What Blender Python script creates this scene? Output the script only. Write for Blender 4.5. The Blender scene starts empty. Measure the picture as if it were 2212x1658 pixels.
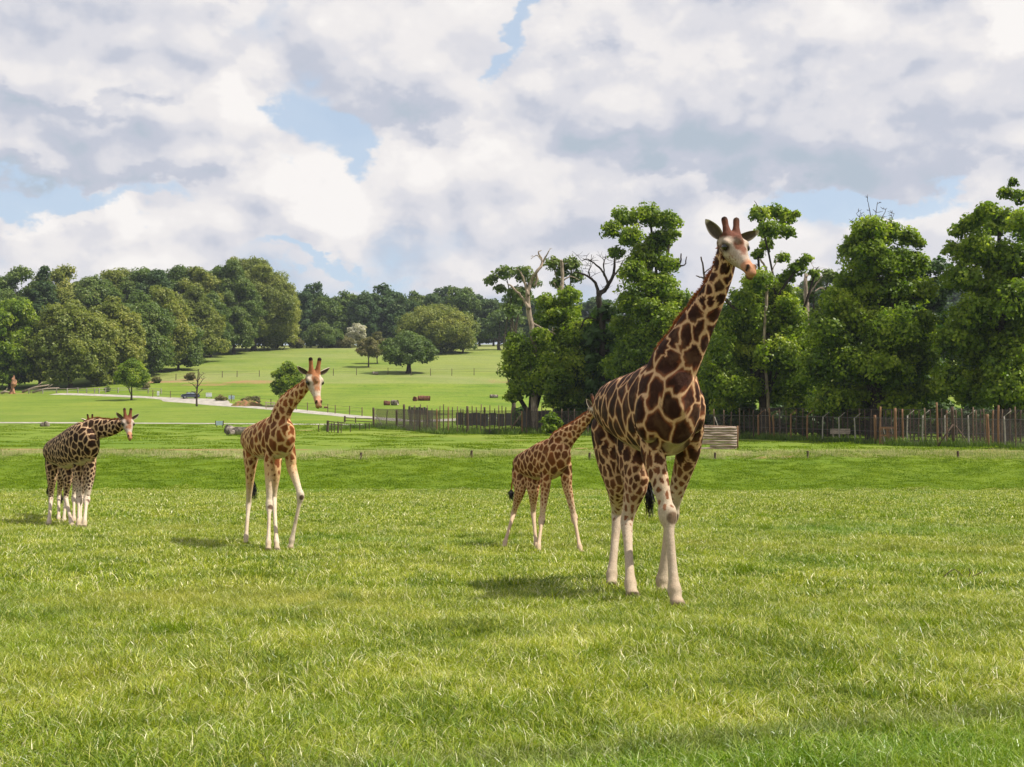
import bpy, bmesh, math, random
import numpy as np
from mathutils import Vector, Matrix, kdtree, noise as mnoise

random.seed(7); np.random.seed(7)
S = bpy.context.scene
COL = S.collection
R = math.radians
PI = math.pi

# ------------------------------------------------------------------ camera
CAMZ = 1.68
F = 2670.0; CU = 1106.0; CV = 829.0
PITCH = math.atan(171 / F)
cam_d = bpy.data.cameras.new('camera')
cam_d.sensor_width = 36; cam_d.lens = 36 * F / 2212
cam_d.clip_start = 0.1; cam_d.clip_end = 12000
cam = bpy.data.objects.new('camera', cam_d); COL.objects.link(cam)
cam.location = (0, 0, CAMZ); cam.rotation_euler = (PI / 2 + PITCH, 0, 0)
S.camera = cam

def slope(v):
    yv = (CV - v) / F
    return (math.sin(PITCH) + yv * math.cos(PITCH)) / (math.cos(PITCH) - yv * math.sin(PITCH))
def P(u, v, d):
    """world point at distance d (along +Y) that reads at position (u, v) of the 2212 x 1658 survey"""
    yv = (CV - v) / F
    k = math.cos(PITCH) - yv * math.sin(PITCH)
    return Vector(((u - CU) / F / k * d, d, CAMZ + slope(v) * d))
def uv_dir(u, v):
    p = P(u, v, 1.0) - Vector((0, 0, CAMZ)); p.normalize(); return p

# ------------------------------------------------------------------ sun, sky, exposure
SUN_EL = 55.0; SUN_AZ = 98.0        # azimuth measured from +Y towards +X
sd = bpy.data.lights.new('sun', 'SUN'); sd.energy = 5.0; sd.angle = R(0.55); sd.color = (1.0, 0.955, 0.88)
sun = bpy.data.objects.new('sun', sd); COL.objects.link(sun)
dirv = Vector((math.sin(R(SUN_AZ)) * math.cos(R(SUN_EL)), math.cos(R(SUN_AZ)) * math.cos(R(SUN_EL)), math.sin(R(SUN_EL))))
sun.rotation_euler = dirv.to_track_quat('Z', 'Y').to_euler(); sun.location = (30, 20, 60)
S.view_settings.view_transform = 'Standard'; S.view_settings.look = 'None'
S.view_settings.exposure = 0.38; S.view_settings.gamma = 1.0
S.view_settings.use_curve_mapping = False
S.render.engine = 'CYCLES'
S.cycles.use_denoising = True
S.cycles.max_bounces = 6; S.cycles.diffuse_bounces = 3; S.cycles.transmission_bounces = 4
S.cycles.transparent_max_bounces = 8; S.cycles.caustics_reflective = False; S.cycles.caustics_refractive = False
S.cycles.sample_clamp_indirect = 6

class NT:
    """tiny helper round a node tree"""
    def __init__(s, tree): s.t = tree; s.n = tree.nodes; s.l = tree.links
    def node(s, typ, **kw):
        n = s.n.new(typ)
        for k, v in kw.items(): setattr(n, k, v)
        return n
    def put(s, sock, val):
        if isinstance(val, bpy.types.NodeSocket): s.l.new(val, sock)
        elif val is not None: sock.default_value = val
    def math(s, op, a, b=None, c=None, clamp=False):
        n = s.node('ShaderNodeMath', operation=op, use_clamp=clamp)
        for i, x in enumerate((a, b, c)):
            if x is not None: s.put(n.inputs[i], x)
        return n.outputs[0]
    def vmath(s, op, a, b=None, scale=None, out=0):
        n = s.node('ShaderNodeVectorMath', operation=op)
        s.put(n.inputs[0], a)
        if b is not None: s.put(n.inputs[1], b)
        if scale is not None: s.put(n.inputs['Scale'], scale)
        return n.outputs[out]
    def noise(s, vec, scale, detail=4, rough=0.5, lac=2.0, dist=0.0, out=0, dim='3D'):
        n = s.node('ShaderNodeTexNoise'); n.noise_dimensions = dim
        s.put(n.inputs['Vector'], vec); s.put(n.inputs['Scale'], scale)
        n.inputs['Detail'].default_value = detail; n.inputs['Roughness'].default_value = rough
        n.inputs['Lacunarity'].default_value = lac; n.inputs['Distortion'].default_value = dist
        return n.outputs[out]
    def ramp(s, v, a, b, c=0.0, d=1.0, smooth=True):
        n = s.node('ShaderNodeMapRange'); n.interpolation_type = 'SMOOTHSTEP' if smooth else 'LINEAR'
        s.put(n.inputs[0], v); s.put(n.inputs[1], a); s.put(n.inputs[2], b); s.put(n.inputs[3], c); s.put(n.inputs[4], d)
        return n.outputs[0]
    def mix(s, f, a, b, mode='MIX'):
        n = s.node('ShaderNodeMix', data_type='RGBA', blend_type=mode)
        s.put(n.inputs[0], f)
        s.put(n.inputs[6], a if isinstance(a, bpy.types.NodeSocket) else (*a, 1)[:4])
        s.put(n.inputs[7], b if isinstance(b, bpy.types.NodeSocket) else (*b, 1)[:4])
        return n.outputs[2]
    def attr(s, name, out='Fac'):
        n = s.node('ShaderNodeAttribute'); n.attribute_name = name
        return n.outputs[out]

W = bpy.data.worlds.new('World'); S.world = W; W.use_nodes = True
w = NT(W.node_tree); w.n.clear()
wout = w.node('ShaderNodeOutputWorld')
SKYK = 0.09
bgn = w.node('ShaderNodeBackground'); bgn.inputs['Strength'].default_value = SKYK
w.l.new(bgn.outputs[0], wout.inputs[0])
skyn = w.node('ShaderNodeTexSky', sky_type='NISHITA'); skyn.sun_disc = False
skyn.sun_elevation = R(SUN_EL); skyn.sun_rotation = R(SUN_AZ); skyn.dust_density = 2.0; skyn.air_density = 1.0
tc = w.node('ShaderNodeTexCoord').outputs['Generated']
dn = w.vmath('NORMALIZE', tc)
sep = w.node('ShaderNodeSeparateXYZ'); w.l.new(dn, sep.inputs[0])
az = w.math('ARCTAN2', sep.outputs[0], sep.outputs[1])
el = w.math('ARCSINE', sep.outputs[2])
# irregular edges: warp the direction a little
wn = w.noise(w.vmath('MULTIPLY', dn, (1, 1, 1.6)), 9.0, 6, 0.6, out=1)
wv = w.vmath('SCALE', w.vmath('SUBTRACT', wn, (0.5, 0.5, 0.5)), scale=0.16)
cb = w.node('ShaderNodeCombineXYZ'); w.put(cb.inputs[0], az); w.put(cb.inputs[1], el)
ae = w.vmath('ADD', cb.outputs[0], wv)

def blob(acc, u, v, su, sv, wt):
    d = uv_dir(u, v); a0 = math.atan2(d.x, d.y); e0 = math.asin(d.z)
    q = w.vmath('MULTIPLY', w.vmath('SUBTRACT', ae, (a0, e0, 0)), (F / su, F / sv, 0))
    r2 = w.vmath('DOT_PRODUCT', q, q, out=1)
    g = w.math('EXPONENT', w.math('MULTIPLY', r2, -0.8))
    return w.math('MULTIPLY_ADD', g, wt, acc)

p1 = w.vmath('MULTIPLY', dn, (1, 1, 1.35))
p1u = w.vmath('ADD', p1, (0.010, 0.0, 0.020))
def puffs(vec):
    """cloud density: soft noise plus rounded billows at several sizes"""
    q_ = w.vmath('ADD', vec, w.vmath('SCALE', w.vmath('SUBTRACT', w.noise(vec, 11.0, 4, 0.55, out=1), (0.5, 0.5, 0.5)), scale=0.065))
    v_ = w.node('ShaderNodeTexVoronoi'); v_.feature = 'F1'; w.put(v_.inputs['Vector'], q_)
    v_.inputs['Scale'].default_value = 7.2; v_.inputs['Detail'].default_value = 2.0; v_.inputs['Roughness'].default_value = 0.55
    n_ = w.noise(vec, 5.4, 9, 0.55)
    return w.math('MULTIPLY_ADD', v_.outputs['Distance'], -0.34, w.math('MULTIPLY_ADD', n_, 0.80, 0.27))
nA = puffs(p1)
nB = puffs(p1u)
nL = w.noise(w.vmath('ADD', p1, (3.1, 1.7, 0.4)), 3.6, 4, 0.5)
# where the blue shows through: (u, v, width, height, weight)
GAPS = [(700, 240, 62, 80, .55), (745, 335, 45, 75, .55), (650, 250, 70, 30, .25), (1088, 50, 26, 60, .5), (1085, 140, 26, 40, .25),
        (70, 430, 150, 26, .40), (270, 448, 110, 22, .28), (600, 405, 30, 26, .25), (1790, 430, 150, 30, .5), (2010, 430, 46, 60, .5),
        (1880, 415, 100, 24, .3), (960, 230, 60, 22, .12), (720, 610, 120, 12, .35), (640, 600, 50, 10, .2)]
FULL = [(900, 150, 150, 90, -.5), (300, 200, 300, 130, -.5), (1500, 200, 420, 150, -.6), (620, 460, 170, 60, -.35), (950, 400, 150, 80, -.35),
        (200, 540, 300, 45, -.35), (1300, 430, 260, 90, -.4), (2150, 250, 150, 150, -.4), (1950, 500, 80, 30, -.2)]
gap = w.math('MULTIPLY_ADD', nA, -1.1, 0.66)
for b in GAPS + FULL: gap = blob(gap, *b)
gapm = w.math('MULTIPLY', w.ramp(gap, 0.24, 0.56), 0.9)
RELK = 2.0
# brightness of the cloud: relief from the light above + large grey bases + white heads
rel = w.math('MULTIPLY', w.math('SUBTRACT', nA, nB), RELK)
br = w.math('ADD', rel, w.math('MULTIPLY_ADD', nL, 0.55, 0.42))
br = w.math('MULTIPLY_ADD', w.math('SUBTRACT', nA, 0.5), 0.42, br)
SH = [(1480, 300, 300, 40, -.36), (1820, 335, 300, 40, -.36), (1300, 290, 140, 36, -.16), (1500, 210, 300, 70, -.16), (1330, 170, 110, 60, -.2),
      (160, 310, 170, 40, -.22), (300, 400, 190, 26, -.30), (80, 390, 150, 24, -.22), (880, 235, 120, 40, -.34), (120, 185, 190, 20, -.3),
      (320, 215, 70, 20, -.28), (2050, 380, 200, 30, -.3), (1230, 480, 80, 40, -.12), (700, 560, 200, 40, -.12), (900, 560, 200, 40, -.12),
      (1800, 220, 150, 60, -.12), (300, 520, 60, 40, -.1),
      (545, 165, 55, 75, .34), (560, 250, 60, 60, .15), (1290, 110, 130, 80, .34), (1240, 60, 60, 60, .2), (600, 440, 100, 45, .32), (720, 470, 70, 60, .30), (660, 500, 50, 50, .1),
      (900, 370, 120, 50, .24), (950, 325, 70, 26, .22), (700, 560, 60, 40, .2), (530, 395, 60, 30, .24), (470, 15, 60, 25, .26),
      (2195, 70, 46, 60, .6), (1700, 60, 240, 60, .2), (1880, 450, 70, 26, .22), (60, 490, 90, 24, .28), (210, 490, 110, 30, .26), (240, 560, 150, 25, .12),
      (170, 165, 110, 30, .14), (1430, 390, 120, 22, .2), (1600, 420, 100, 40, .18), (1950, 460, 80, 30, .22), (1210, 455, 60, 30, .16), (900, 80, 130, 80, .12)]
for b in SH: br = blob(br, *b)
brc = w.node('ShaderNodeValToRGB'); w.put(brc.inputs[0], br)
cr = brc.color_ramp; cr.interpolation = 'EASE'
K = 0.75 / SKYK
stops = [(0.05, (.47, .545, .635)), (0.36, (.57, .60, .695)), (0.58, (.755, .75, .795)), (0.80, (.90, .87, .865)), (1.0, (.99, .955, .93))]
while len(cr.elements) < len(stops): cr.elements.new(0.5)
for e, (p_, c_) in zip(cr.elements, stops): e.position = p_; e.color = (*c_, 1)
cloud = w.vmath('SCALE', brc.outputs[0], scale=K)
blue = w.vmath('ADD', w.vmath('SCALE', skyn.outputs[0], scale=0.55), tuple(K * c for c in (.38, .46, .55)))
skymix = w.mix(gapm, cloud, blue)
lowgrey = w.ramp(el, -0.02, -0.25)
final = w.mix(lowgrey, skymix, tuple(K * c for c in (.10, .12, .07)))
w.l.new(final, bgn.inputs['Color'])
W.cycles.sampling_method = 'MANUAL'; W.cycles.sample_map_resolution = 512

# ------------------------------------------------------------------ object helpers
def tag(o, label=None, cat=None, group=None, kind=None):
    if label: o['label'] = label
    if cat: o['category'] = cat
    if group: o['group'] = group
    if kind: o['kind'] = kind
    return o
def empty(name, loc, label, cat, group=None, rz=0):
    o = bpy.data.objects.new(name, None); COL.objects.link(o)
    o.empty_display_size = 0.3
    o.location = loc; o.rotation_euler = (0, 0, rz)
    return tag(o, label, cat, group)
def mesh_from(name, V, Fc, mat=None, smooth=False):
    me = bpy.data.meshes.new(name)
    me.from_pydata([tuple(v) for v in V], [], [tuple(f) for f in Fc]); me.update()
    if mat: me.materials.append(mat)
    if smooth: me.polygons.foreach_set('use_smooth', [True] * len(me.polygons))
    return me
def quads_mesh(name, V, nq, k, mat, smooth=False, attrs=None):
    """V (n*k,3) array, faces of k consecutive verts"""
    me = bpy.data.meshes.new(name)
    n = nq
    me.vertices.add(n * k); me.vertices.foreach_set('co', np.asarray(V, dtype=np.float32).ravel())
    me.loops.add(n * k); me.loops.foreach_set('vertex_index', np.arange(n * k, dtype=np.int32))
    me.polygons.add(n)
    me.polygons.foreach_set('loop_start', np.arange(0, n * k, k, dtype=np.int32))
    me.polygons.foreach_set('loop_total', np.full(n, k, dtype=np.int32))
    if mat: me.materials.append(mat)
    me.update(calc_edges=True)
    for an, av in (attrs or {}).items():
        a = me.attributes.new(an, 'FLOAT', 'POINT'); a.data.foreach_set('value', np.asarray(av, dtype=np.float32))
    return me
def put(name, me, parent=None, loc=None, rot=None, scale=None):
    o = bpy.data.objects.new(name, me); COL.objects.link(o)
    if parent: o.parent = parent
    if loc is not None: o.location = loc
    if rot is not None: o.rotation_euler = rot
    if scale is not None: o.scale = scale
    return o
def children_of(o): return list(o.children)
def copy_tree(o, parent=None):
    c = o.copy(); COL.objects.link(c); c.parent = parent
    for ch in list(o.children): copy_tree(ch, c)
    return c

def catmull(pts, n):
    """resample a list of equal-length tuples with a Catmull-Rom curve, n steps between knots"""
    A = np.array(pts, dtype=float); m = len(A)
    if m < 3: 
        t = np.linspace(0, 1, n + 1)[:, None]; return A[0] * (1 - t) + A[-1] * t
    out = []
    for i in range(m - 1):
        p0 = A[max(i - 1, 0)]; p1_ = A[i]; p2 = A[i + 1]; p3 = A[min(i + 2, m - 1)]
        for k in range(n):
            t = k / n
            out.append(0.5 * ((2 * p1_) + (-p0 + p2) * t + (2 * p0 - 5 * p1_ + 4 * p2 - p3) * t * t + (-p0 + 3 * p1_ - 3 * p2 + p3) * t ** 3))
    out.append(A[-1]); return np.array(out)
def tube(pts, rad, seg=8, V=None, Fc=None, cap=True, wob=0.0):
    """append a tube along pts with radii rad to V, Fc lists"""
    if V is None: V = []
    if Fc is None: Fc = []
    pts = [Vector(p) for p in pts]; n = len(pts); base = len(V)
    up = Vector((0.13, 0.21, 1)).normalized(); prev = None
    for i, p in enumerate(pts):
        t = (pts[min(i + 1, n - 1)] - pts[max(i - 1, 0)])
        if t.length < 1e-9: t = Vector((0, 0, 1))
        t.normalize()
        if prev is None:
            a = t.cross(up)
            if a.length < 0.1: a = t.cross(Vector((1, 0, 0)))
            a.normalize()
        else:
            a = (prev - t * prev.dot(t))
            if a.length < 1e-6: a = t.orthogonal()
            a.normalize()
        prev = a; b = t.cross(a)
        for k in range(seg):
            th = 2 * PI * k / seg
            r = rad[i] * (1 + (random.uniform(-wob, wob) if wob else 0))
            V.append(p + (a * math.cos(th) + b * math.sin(th)) * r)
    for i in range(n - 1):
        for k in range(seg):
            k2 = (k + 1) % seg
            Fc.append((base + i * seg + k, base + i * seg + k2, base + (i + 1) * seg + k2, base + (i + 1) * seg + k))
    if cap:
        Fc.append(tuple(base + k for k in range(seg))[::-1])
        Fc.append(tuple(base + (n - 1) * seg + k for k in range(seg)))
    return V, Fc
def box(V, Fc, c, s, M=None):
    """append a box centred at c with size s (optional 3x3/4x4 matrix M applied to the offsets)"""
    base = len(V)
    for z in (-1, 1):
        for y in (-1, 1):
            for x in (-1, 1):
                q = Vector((x * s[0] / 2, y * s[1] / 2, z * s[2] / 2))
                if M is not None: q = M @ q
                V.append(Vector(c) + q)
    for f in ((0, 2, 3, 1), (4, 5, 7, 6), (0, 1, 5, 4), (2, 6, 7, 3), (0, 4, 6, 2), (1, 3, 7, 5)):
        Fc.append(tuple(base + i for i in f))
    return V, Fc

def mat_basic(name, col, rough=0.7, var=0.25, scale=8.0, bump=0.0, spec=0.3, metal=0.0, col2=None, stretch=(1, 1, 1), objspace=True):
    m = bpy.data.materials.new(name); m.use_nodes = True
    t = NT(m.node_tree); t.n.clear()
    o = t.node('ShaderNodeOutputMaterial'); b = t.node('ShaderNodeBsdfPrincipled'); t.l.new(b.outputs[0], o.inputs[0])
    co = t.node('ShaderNodeTexCoord').outputs['Object']
    co = t.vmath('MULTIPLY', co, stretch)
    n = t.noise(co, scale, 6, 0.6)
    c2 = col2 if col2 else tuple(c * (1 - var) for c in col)
    c1 = tuple(min(1, c * (1 + var * .6)) for c in col)
    t.put(b.inputs['Base Color'], t.mix(t.ramp(n, 0.35, 0.65), c2, c1))
    b.inputs['Roughness'].default_value = rough; b.inputs['Metallic'].default_value = metal
    b.inputs['Specular IOR Level'].default_value = spec
    if bump:
        bn = t.node('ShaderNodeBump'); bn.inputs['Strength'].default_value = bump; bn.inputs['Distance'].default_value = 0.03
        t.l.new(n, bn.inputs['Height']); t.l.new(bn.outputs[0], b.inputs['Normal'])
    return m
# ------------------------------------------------------------------ terrain
PROF = [(84, 998), (88, 984), (95, 974), (110, 961), (130, 946), (150, 935), (175, 925), (200, 915), (240, 896), (270, 877), (300, 860),
        (340, 838), (370, 816), (400, 799), (450, 772), (500, 755), (530, 749.5), (570, 747.5), (620, 746), (690, 745)]
_py = [-400, 0, 60, 70, 73] ; _pz = [0, 0, 0, 0.0, 0.12]
for y_, v_ in PROF: _py.append(y_); _pz.append(CAMZ + slope(v_) * y_)
zc = _pz[-1]
for y_, z_ in ((900, zc + 4), (1500, zc + 22), (4500, zc + 30)): _py.append(y_); _pz.append(z_)
_ys = np.concatenate([np.arange(-400, 800, 0.5), np.arange(800, 4500, 20)])
_zs = np.interp(_ys, _py, _pz)
_k = np.exp(-0.5 * (np.arange(-12, 13) / 4.5) ** 2); _k /= _k.sum()
_zsm = np.convolve(np.pad(_zs, 12, mode='edge'), _k, mode='valid')
_zsm[_ys >= 780] = _zs[_ys >= 780]
def H(x, y):
    x = np.asarray(x, dtype=float); y = np.asarray(y, dtype=float)
    z = np.interp(y, _ys, _zsm)
    k = np.clip((y - 86) / 70, 0, 1)
    z = z + k * (0.10 * np.sin(x * 0.11 + 1.3) * np.sin(y * 0.083) + 0.22 * np.sin(x * 0.031 + y * 0.012) * np.clip((y - 120) / 200, 0, 1))
    k2 = np.clip((y - 68) / 6, 0, 1) * np.clip((92 - y) / 6, 0, 1)
    z = z + k2 * 0.09 * (np.sin(x * 0.9 + np.sin(y * 1.1) * 1.2) * np.sin(y * 1.25 + 0.6 * np.sin(x * .37)) + np.sin(x * 0.23 + 2))
    k3 = np.clip((70 - y) / 20, 0, 1)
    z = z + k3 * 0.018 * (np.sin(x * 0.8 + 1.1 * np.sin(y * .5)) * np.sin(y * 0.7 + 0.7) + np.sin(x * 0.29 + y * .17))
    return z
def h(x, y): return float(H(x, y))
_DS = np.geomspace(4.0, 900.0, 1500)
def hit(u, v):
    """ground point seen at (u, v)"""
    yv = (CV - v) / F; k = math.cos(PITCH) - yv * math.sin(PITCH); sx = (u - CU) / F / k; sz = slope(v)
    under = np.nonzero(CAMZ + sz * _DS <= H(sx * _DS, _DS))[0]
    if not len(under):
        return Vector((sx * 530.0, 530.0, h(sx * 530.0, 530.0)))
    i = under[0]; a, b = _DS[max(i - 1, 0)], _DS[i]
    for _ in range(14):
        m = (a + b) / 2
        if CAMZ + sz * m <= h(sx * m, m): b = m
        else: a = m
    return Vector((sx * b, b, h(sx * b, b)))

def fbm(x, y, s, seed=0):
    return mnoise.fractal(Vector((x / s + seed * 7.3, y / s, seed * 1.9)), 0.6, 2.0, 4)

rows = []
y = -60.0
while y < 1540:
    rows.append(y)
    if y < 5: y += 4
    elif y < 60: y += 2
    elif y < 100: y += 0.6
    elif y < 560: y += max(1.0, y * 0.008)
    else: y *= 1.07
NC = 260
V = []; dry = []; soil = []; lush_glass_tint = []
# patches of earth: (u, v, half-width m, half-depth m, weight)
soilpts = []
for (u, v, rx, ry, wt) in [(640, 930, 4.0, 3.0, 0.8), (660, 922, 2.5, 4, .5), (980, 867, 6, 3, .3), (1140, 826, 16, 5, .55), (1060, 822, 12, 4, .3), (470, 825, 34, 3.5, .85), (420, 832, 24, 3, .5),
                           (560, 824, 14, 4, .6), (370, 821, 14, 2.5, .6), (520, 829, 20, 2, .5), (1190, 972, 5, 1.4, .7), (1240, 969, 4, 1.2, .8), (1700, 987, 5, 1, .5), (1250, 990, 1, .5, .2),
                           (1990, 975, 7, .8, .6), (2080, 976, 6, .7, .6), (1900, 970, 5, .6, .4), (460, 868, 6, 6, .0), (30, 851, 5, 3, .5), (950, 943, 8, 2, .5), (1060, 952, 9, 1.5, .4)]:
    q = hit(u, v); soilpts.append((q.x, q.y, rx, ry, wt))
for y in rows:
    wdt = 60 + 1.25 * abs(y)
    xs = np.linspace(-wdt, wdt, NC); zs = H(xs, np.full(NC, y))
    for x, z in zip(xs, zs):
        V.append((x, y, z))
        n1 = fbm(x, y, 9.0); n2 = fbm(x, y, 40.0, 3)
        d_ = 0.0; s_ = 0.0; l_ = 0.0
        if 60 < y < 110:
            d_ = max(0, 1 - abs(y - 93.5) / 7) * (0.75 + 0.35 * n1)
            if x < -16 and y < 104: s_ = max(0, 1 - abs(y - (97.5 + 0.6 * math.sin(x * .12)) ) / 2.4) * (0.95 + 0.5 * n1)
            l_ = max(0, min(1, (y - 69) / 3, (86 - y) / 3))
        if 380 < y < 570: d_ = 0.35 + 0.3 * n2
        if y > 505: d_ = 0.75
        if 352 < y < 384: d_ = 0.45 + .5 * n2
        for (sx, sy, rx, ry, wt) in soilpts:
            q = ((x - sx) / rx) ** 2 + ((y - sy) / ry) ** 2
            if q < 6: s_ = max(s_, wt * math.exp(-q) * (1 + n1))
        if y < 14:      # green tint of the car window glass, painted into the turf colour
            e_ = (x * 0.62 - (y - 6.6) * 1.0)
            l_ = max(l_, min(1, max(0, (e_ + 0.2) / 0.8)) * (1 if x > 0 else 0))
        dry.append(min(1, max(0, d_))); soil.append(min(1, max(0, s_))); lush_glass_tint.append(min(1, max(0, l_)))
Fc = []
for i in range(len(rows) - 1):
    for k in range(NC - 1):
        a = i * NC + k; Fc.append((a, a + 1, a + 1 + NC, a + NC))

mg = bpy.data.materials.new('meadow_turf'); mg.use_nodes = True
t = NT(mg.node_tree); t.n.clear()
o_ = t.node('ShaderNodeOutputMaterial'); b_ = t.node('ShaderNodeBsdfPrincipled'); t.l.new(b_.outputs[0], o_.inputs[0])
pos = t.node('ShaderNodeNewGeometry').outputs['Position']
sp = t.node('ShaderNodeSeparateXYZ'); t.l.new(pos, sp.inputs[0])
big = t.noise(pos, 0.045, 5, 0.6); mid = t.noise(t.vmath('MULTIPLY', pos, (1, .45, 1)), 0.9, 6, 0.65); fine = t.noise(t.vmath('MULTIPLY', pos, (1, .35, 1)), 5.0, 4, 0.7)
huge = t.noise(pos, 0.012, 3, 0.5)
c = t.mix(t.ramp(big, 0.35, 0.65), (.120, .190, .014), (.175, .230, .024))
c = t.mix(t.math('MULTIPLY', t.ramp(mid, 0.45, 0.72), 0.55), c, (.080, .145, .008))
band = t.noise(t.vmath('MULTIPLY', pos, (.35, 1, 1)), 0.16, 6, 0.7); fleck = t.noise(t.vmath('MULTIPLY', pos, (1, .4, 1)), 0.45, 5, 0.75)
c = t.mix(t.math('MULTIPLY', t.ramp(band, 0.48, 0.64), 0.42), c, (.070, .130, .008))
c = t.mix(t.math('MULTIPLY', t.ramp(band, 0.50, 0.34), 0.40), c, (.235, .245, .045))
c = t.mix(t.math('MULTIPLY', t.ramp(fleck, 0.55, 0.68), 0.5), c, (.060, .110, .010))
c = t.mix(t.math('MULTIPLY', t.ramp(huge, 0.45, 0.7), 0.35), c, (.20, .215, .045))
c = t.mix(t.math('MULTIPLY', t.attr('lush_glass_tint'), 0.8), c, t.mix(t.ramp(mid, .35, .65), (.080, .138, .004), (.135, .195, .010)))
c = t.mix(t.math('MULTIPLY', t.attr('dry'), 0.75), c, t.mix(t.ramp(fine, .3, .7), (.20, .23, .075), (.33, .29, .15)))
c = t.mix(t.math('MULTIPLY', t.ramp(t.math('ADD', t.attr('soil'), t.math('MULTIPLY', t.math('SUBTRACT', mid, .5), .8)), 0.25, 0.7), 0.85), c, t.mix(big, (.27, .13, .055), (.34, .22, .12)))
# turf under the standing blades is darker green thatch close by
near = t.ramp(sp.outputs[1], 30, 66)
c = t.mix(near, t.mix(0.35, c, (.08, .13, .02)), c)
c = t.mix(t.math('MULTIPLY', t.math('SUBTRACT', fine, .5), 0.5), c, (.04, .07, .01), 'MIX')
t.put(b_.inputs['Base Color'], c); b_.inputs['Roughness'].default_value = 0.9; b_.inputs['Specular IOR Level'].default_value = 0.12
bn = t.node('ShaderNodeBump'); bn.inputs['Strength'].default_value = 0.8; bn.inputs['Distance'].default_value = 0.25
t.l.new(t.math('ADD', mid, t.math('MULTIPLY', fine, .6)), bn.inputs['Height']); t.l.new(bn.outputs[0], b_.inputs['Normal'])
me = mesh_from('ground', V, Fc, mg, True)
for an, av in (('dry', dry), ('soil', soil), ('lush_glass_tint', lush_glass_tint)):
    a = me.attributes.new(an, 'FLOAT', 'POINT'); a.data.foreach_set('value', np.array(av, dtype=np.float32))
ground = put('ground', me); tag(ground, kind='structure')

# ------------------------------------------------------------------ roads and tracks
m_road = mat_basic('pale_gravel', (.36, .325, .27), 0.9, 0.3, 0.7, 0.2)
def strip(name, uvs, width, mat, lift=0.05, taper=None):
    pts = [hit(u, v) for u, v in uvs]
    C_ = catmull([(p.x, p.y) for p in pts], 14)
    V = []; Fc = []; NW = 6
    for i, (x, y) in enumerate(C_):
        a = C_[max(i - 1, 0)]; b = C_[min(i + 1, len(C_) - 1)]
        tx, ty = b[0] - a[0], b[1] - a[1]; L = math.hypot(tx, ty) or 1; nx, ny = -ty / L, tx / L
        wd = width if not callable(width) else width(i / (len(C_) - 1))
        wd *= 1 + 0.12 * mnoise.noise(Vector((x * .12, y * .12, 3)))
        for k in range(NW + 1):
            s = (k / NW - .5) * wd
            px, py = x + nx * s, y + ny * s
            V.append((px, py, h(px, py) + lift - (0.03 if k in (0, NW) else 0)))
    for i in range(len(C_) - 1):
        for k in range(NW):
            a = i * (NW + 1) + k; Fc.append((a, a + NW + 1, a + NW + 2, a + 1))
    o = put(name, mesh_from(name, V, Fc, mat, True)); tag(o, kind='structure'); return o
strip('road', [(120, 851.5), (200, 853.5), (280, 857), (360, 861), (430, 867), (480, 875), (560, 881), (640, 888), (720, 896), (800, 903), (900, 910), (1020, 905), (1130, 903), (1300, 903)],
      lambda s: 5.2 + 9 * math.exp(-((s - .30) / .05) ** 2), m_road)
strip('path', [(-420, 914), (-150, 914.5), (0, 914), (200, 914.5), (400, 915.5), (600, 917), (760, 918), (860, 921)], 4.6, m_road, 0.06)
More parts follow.
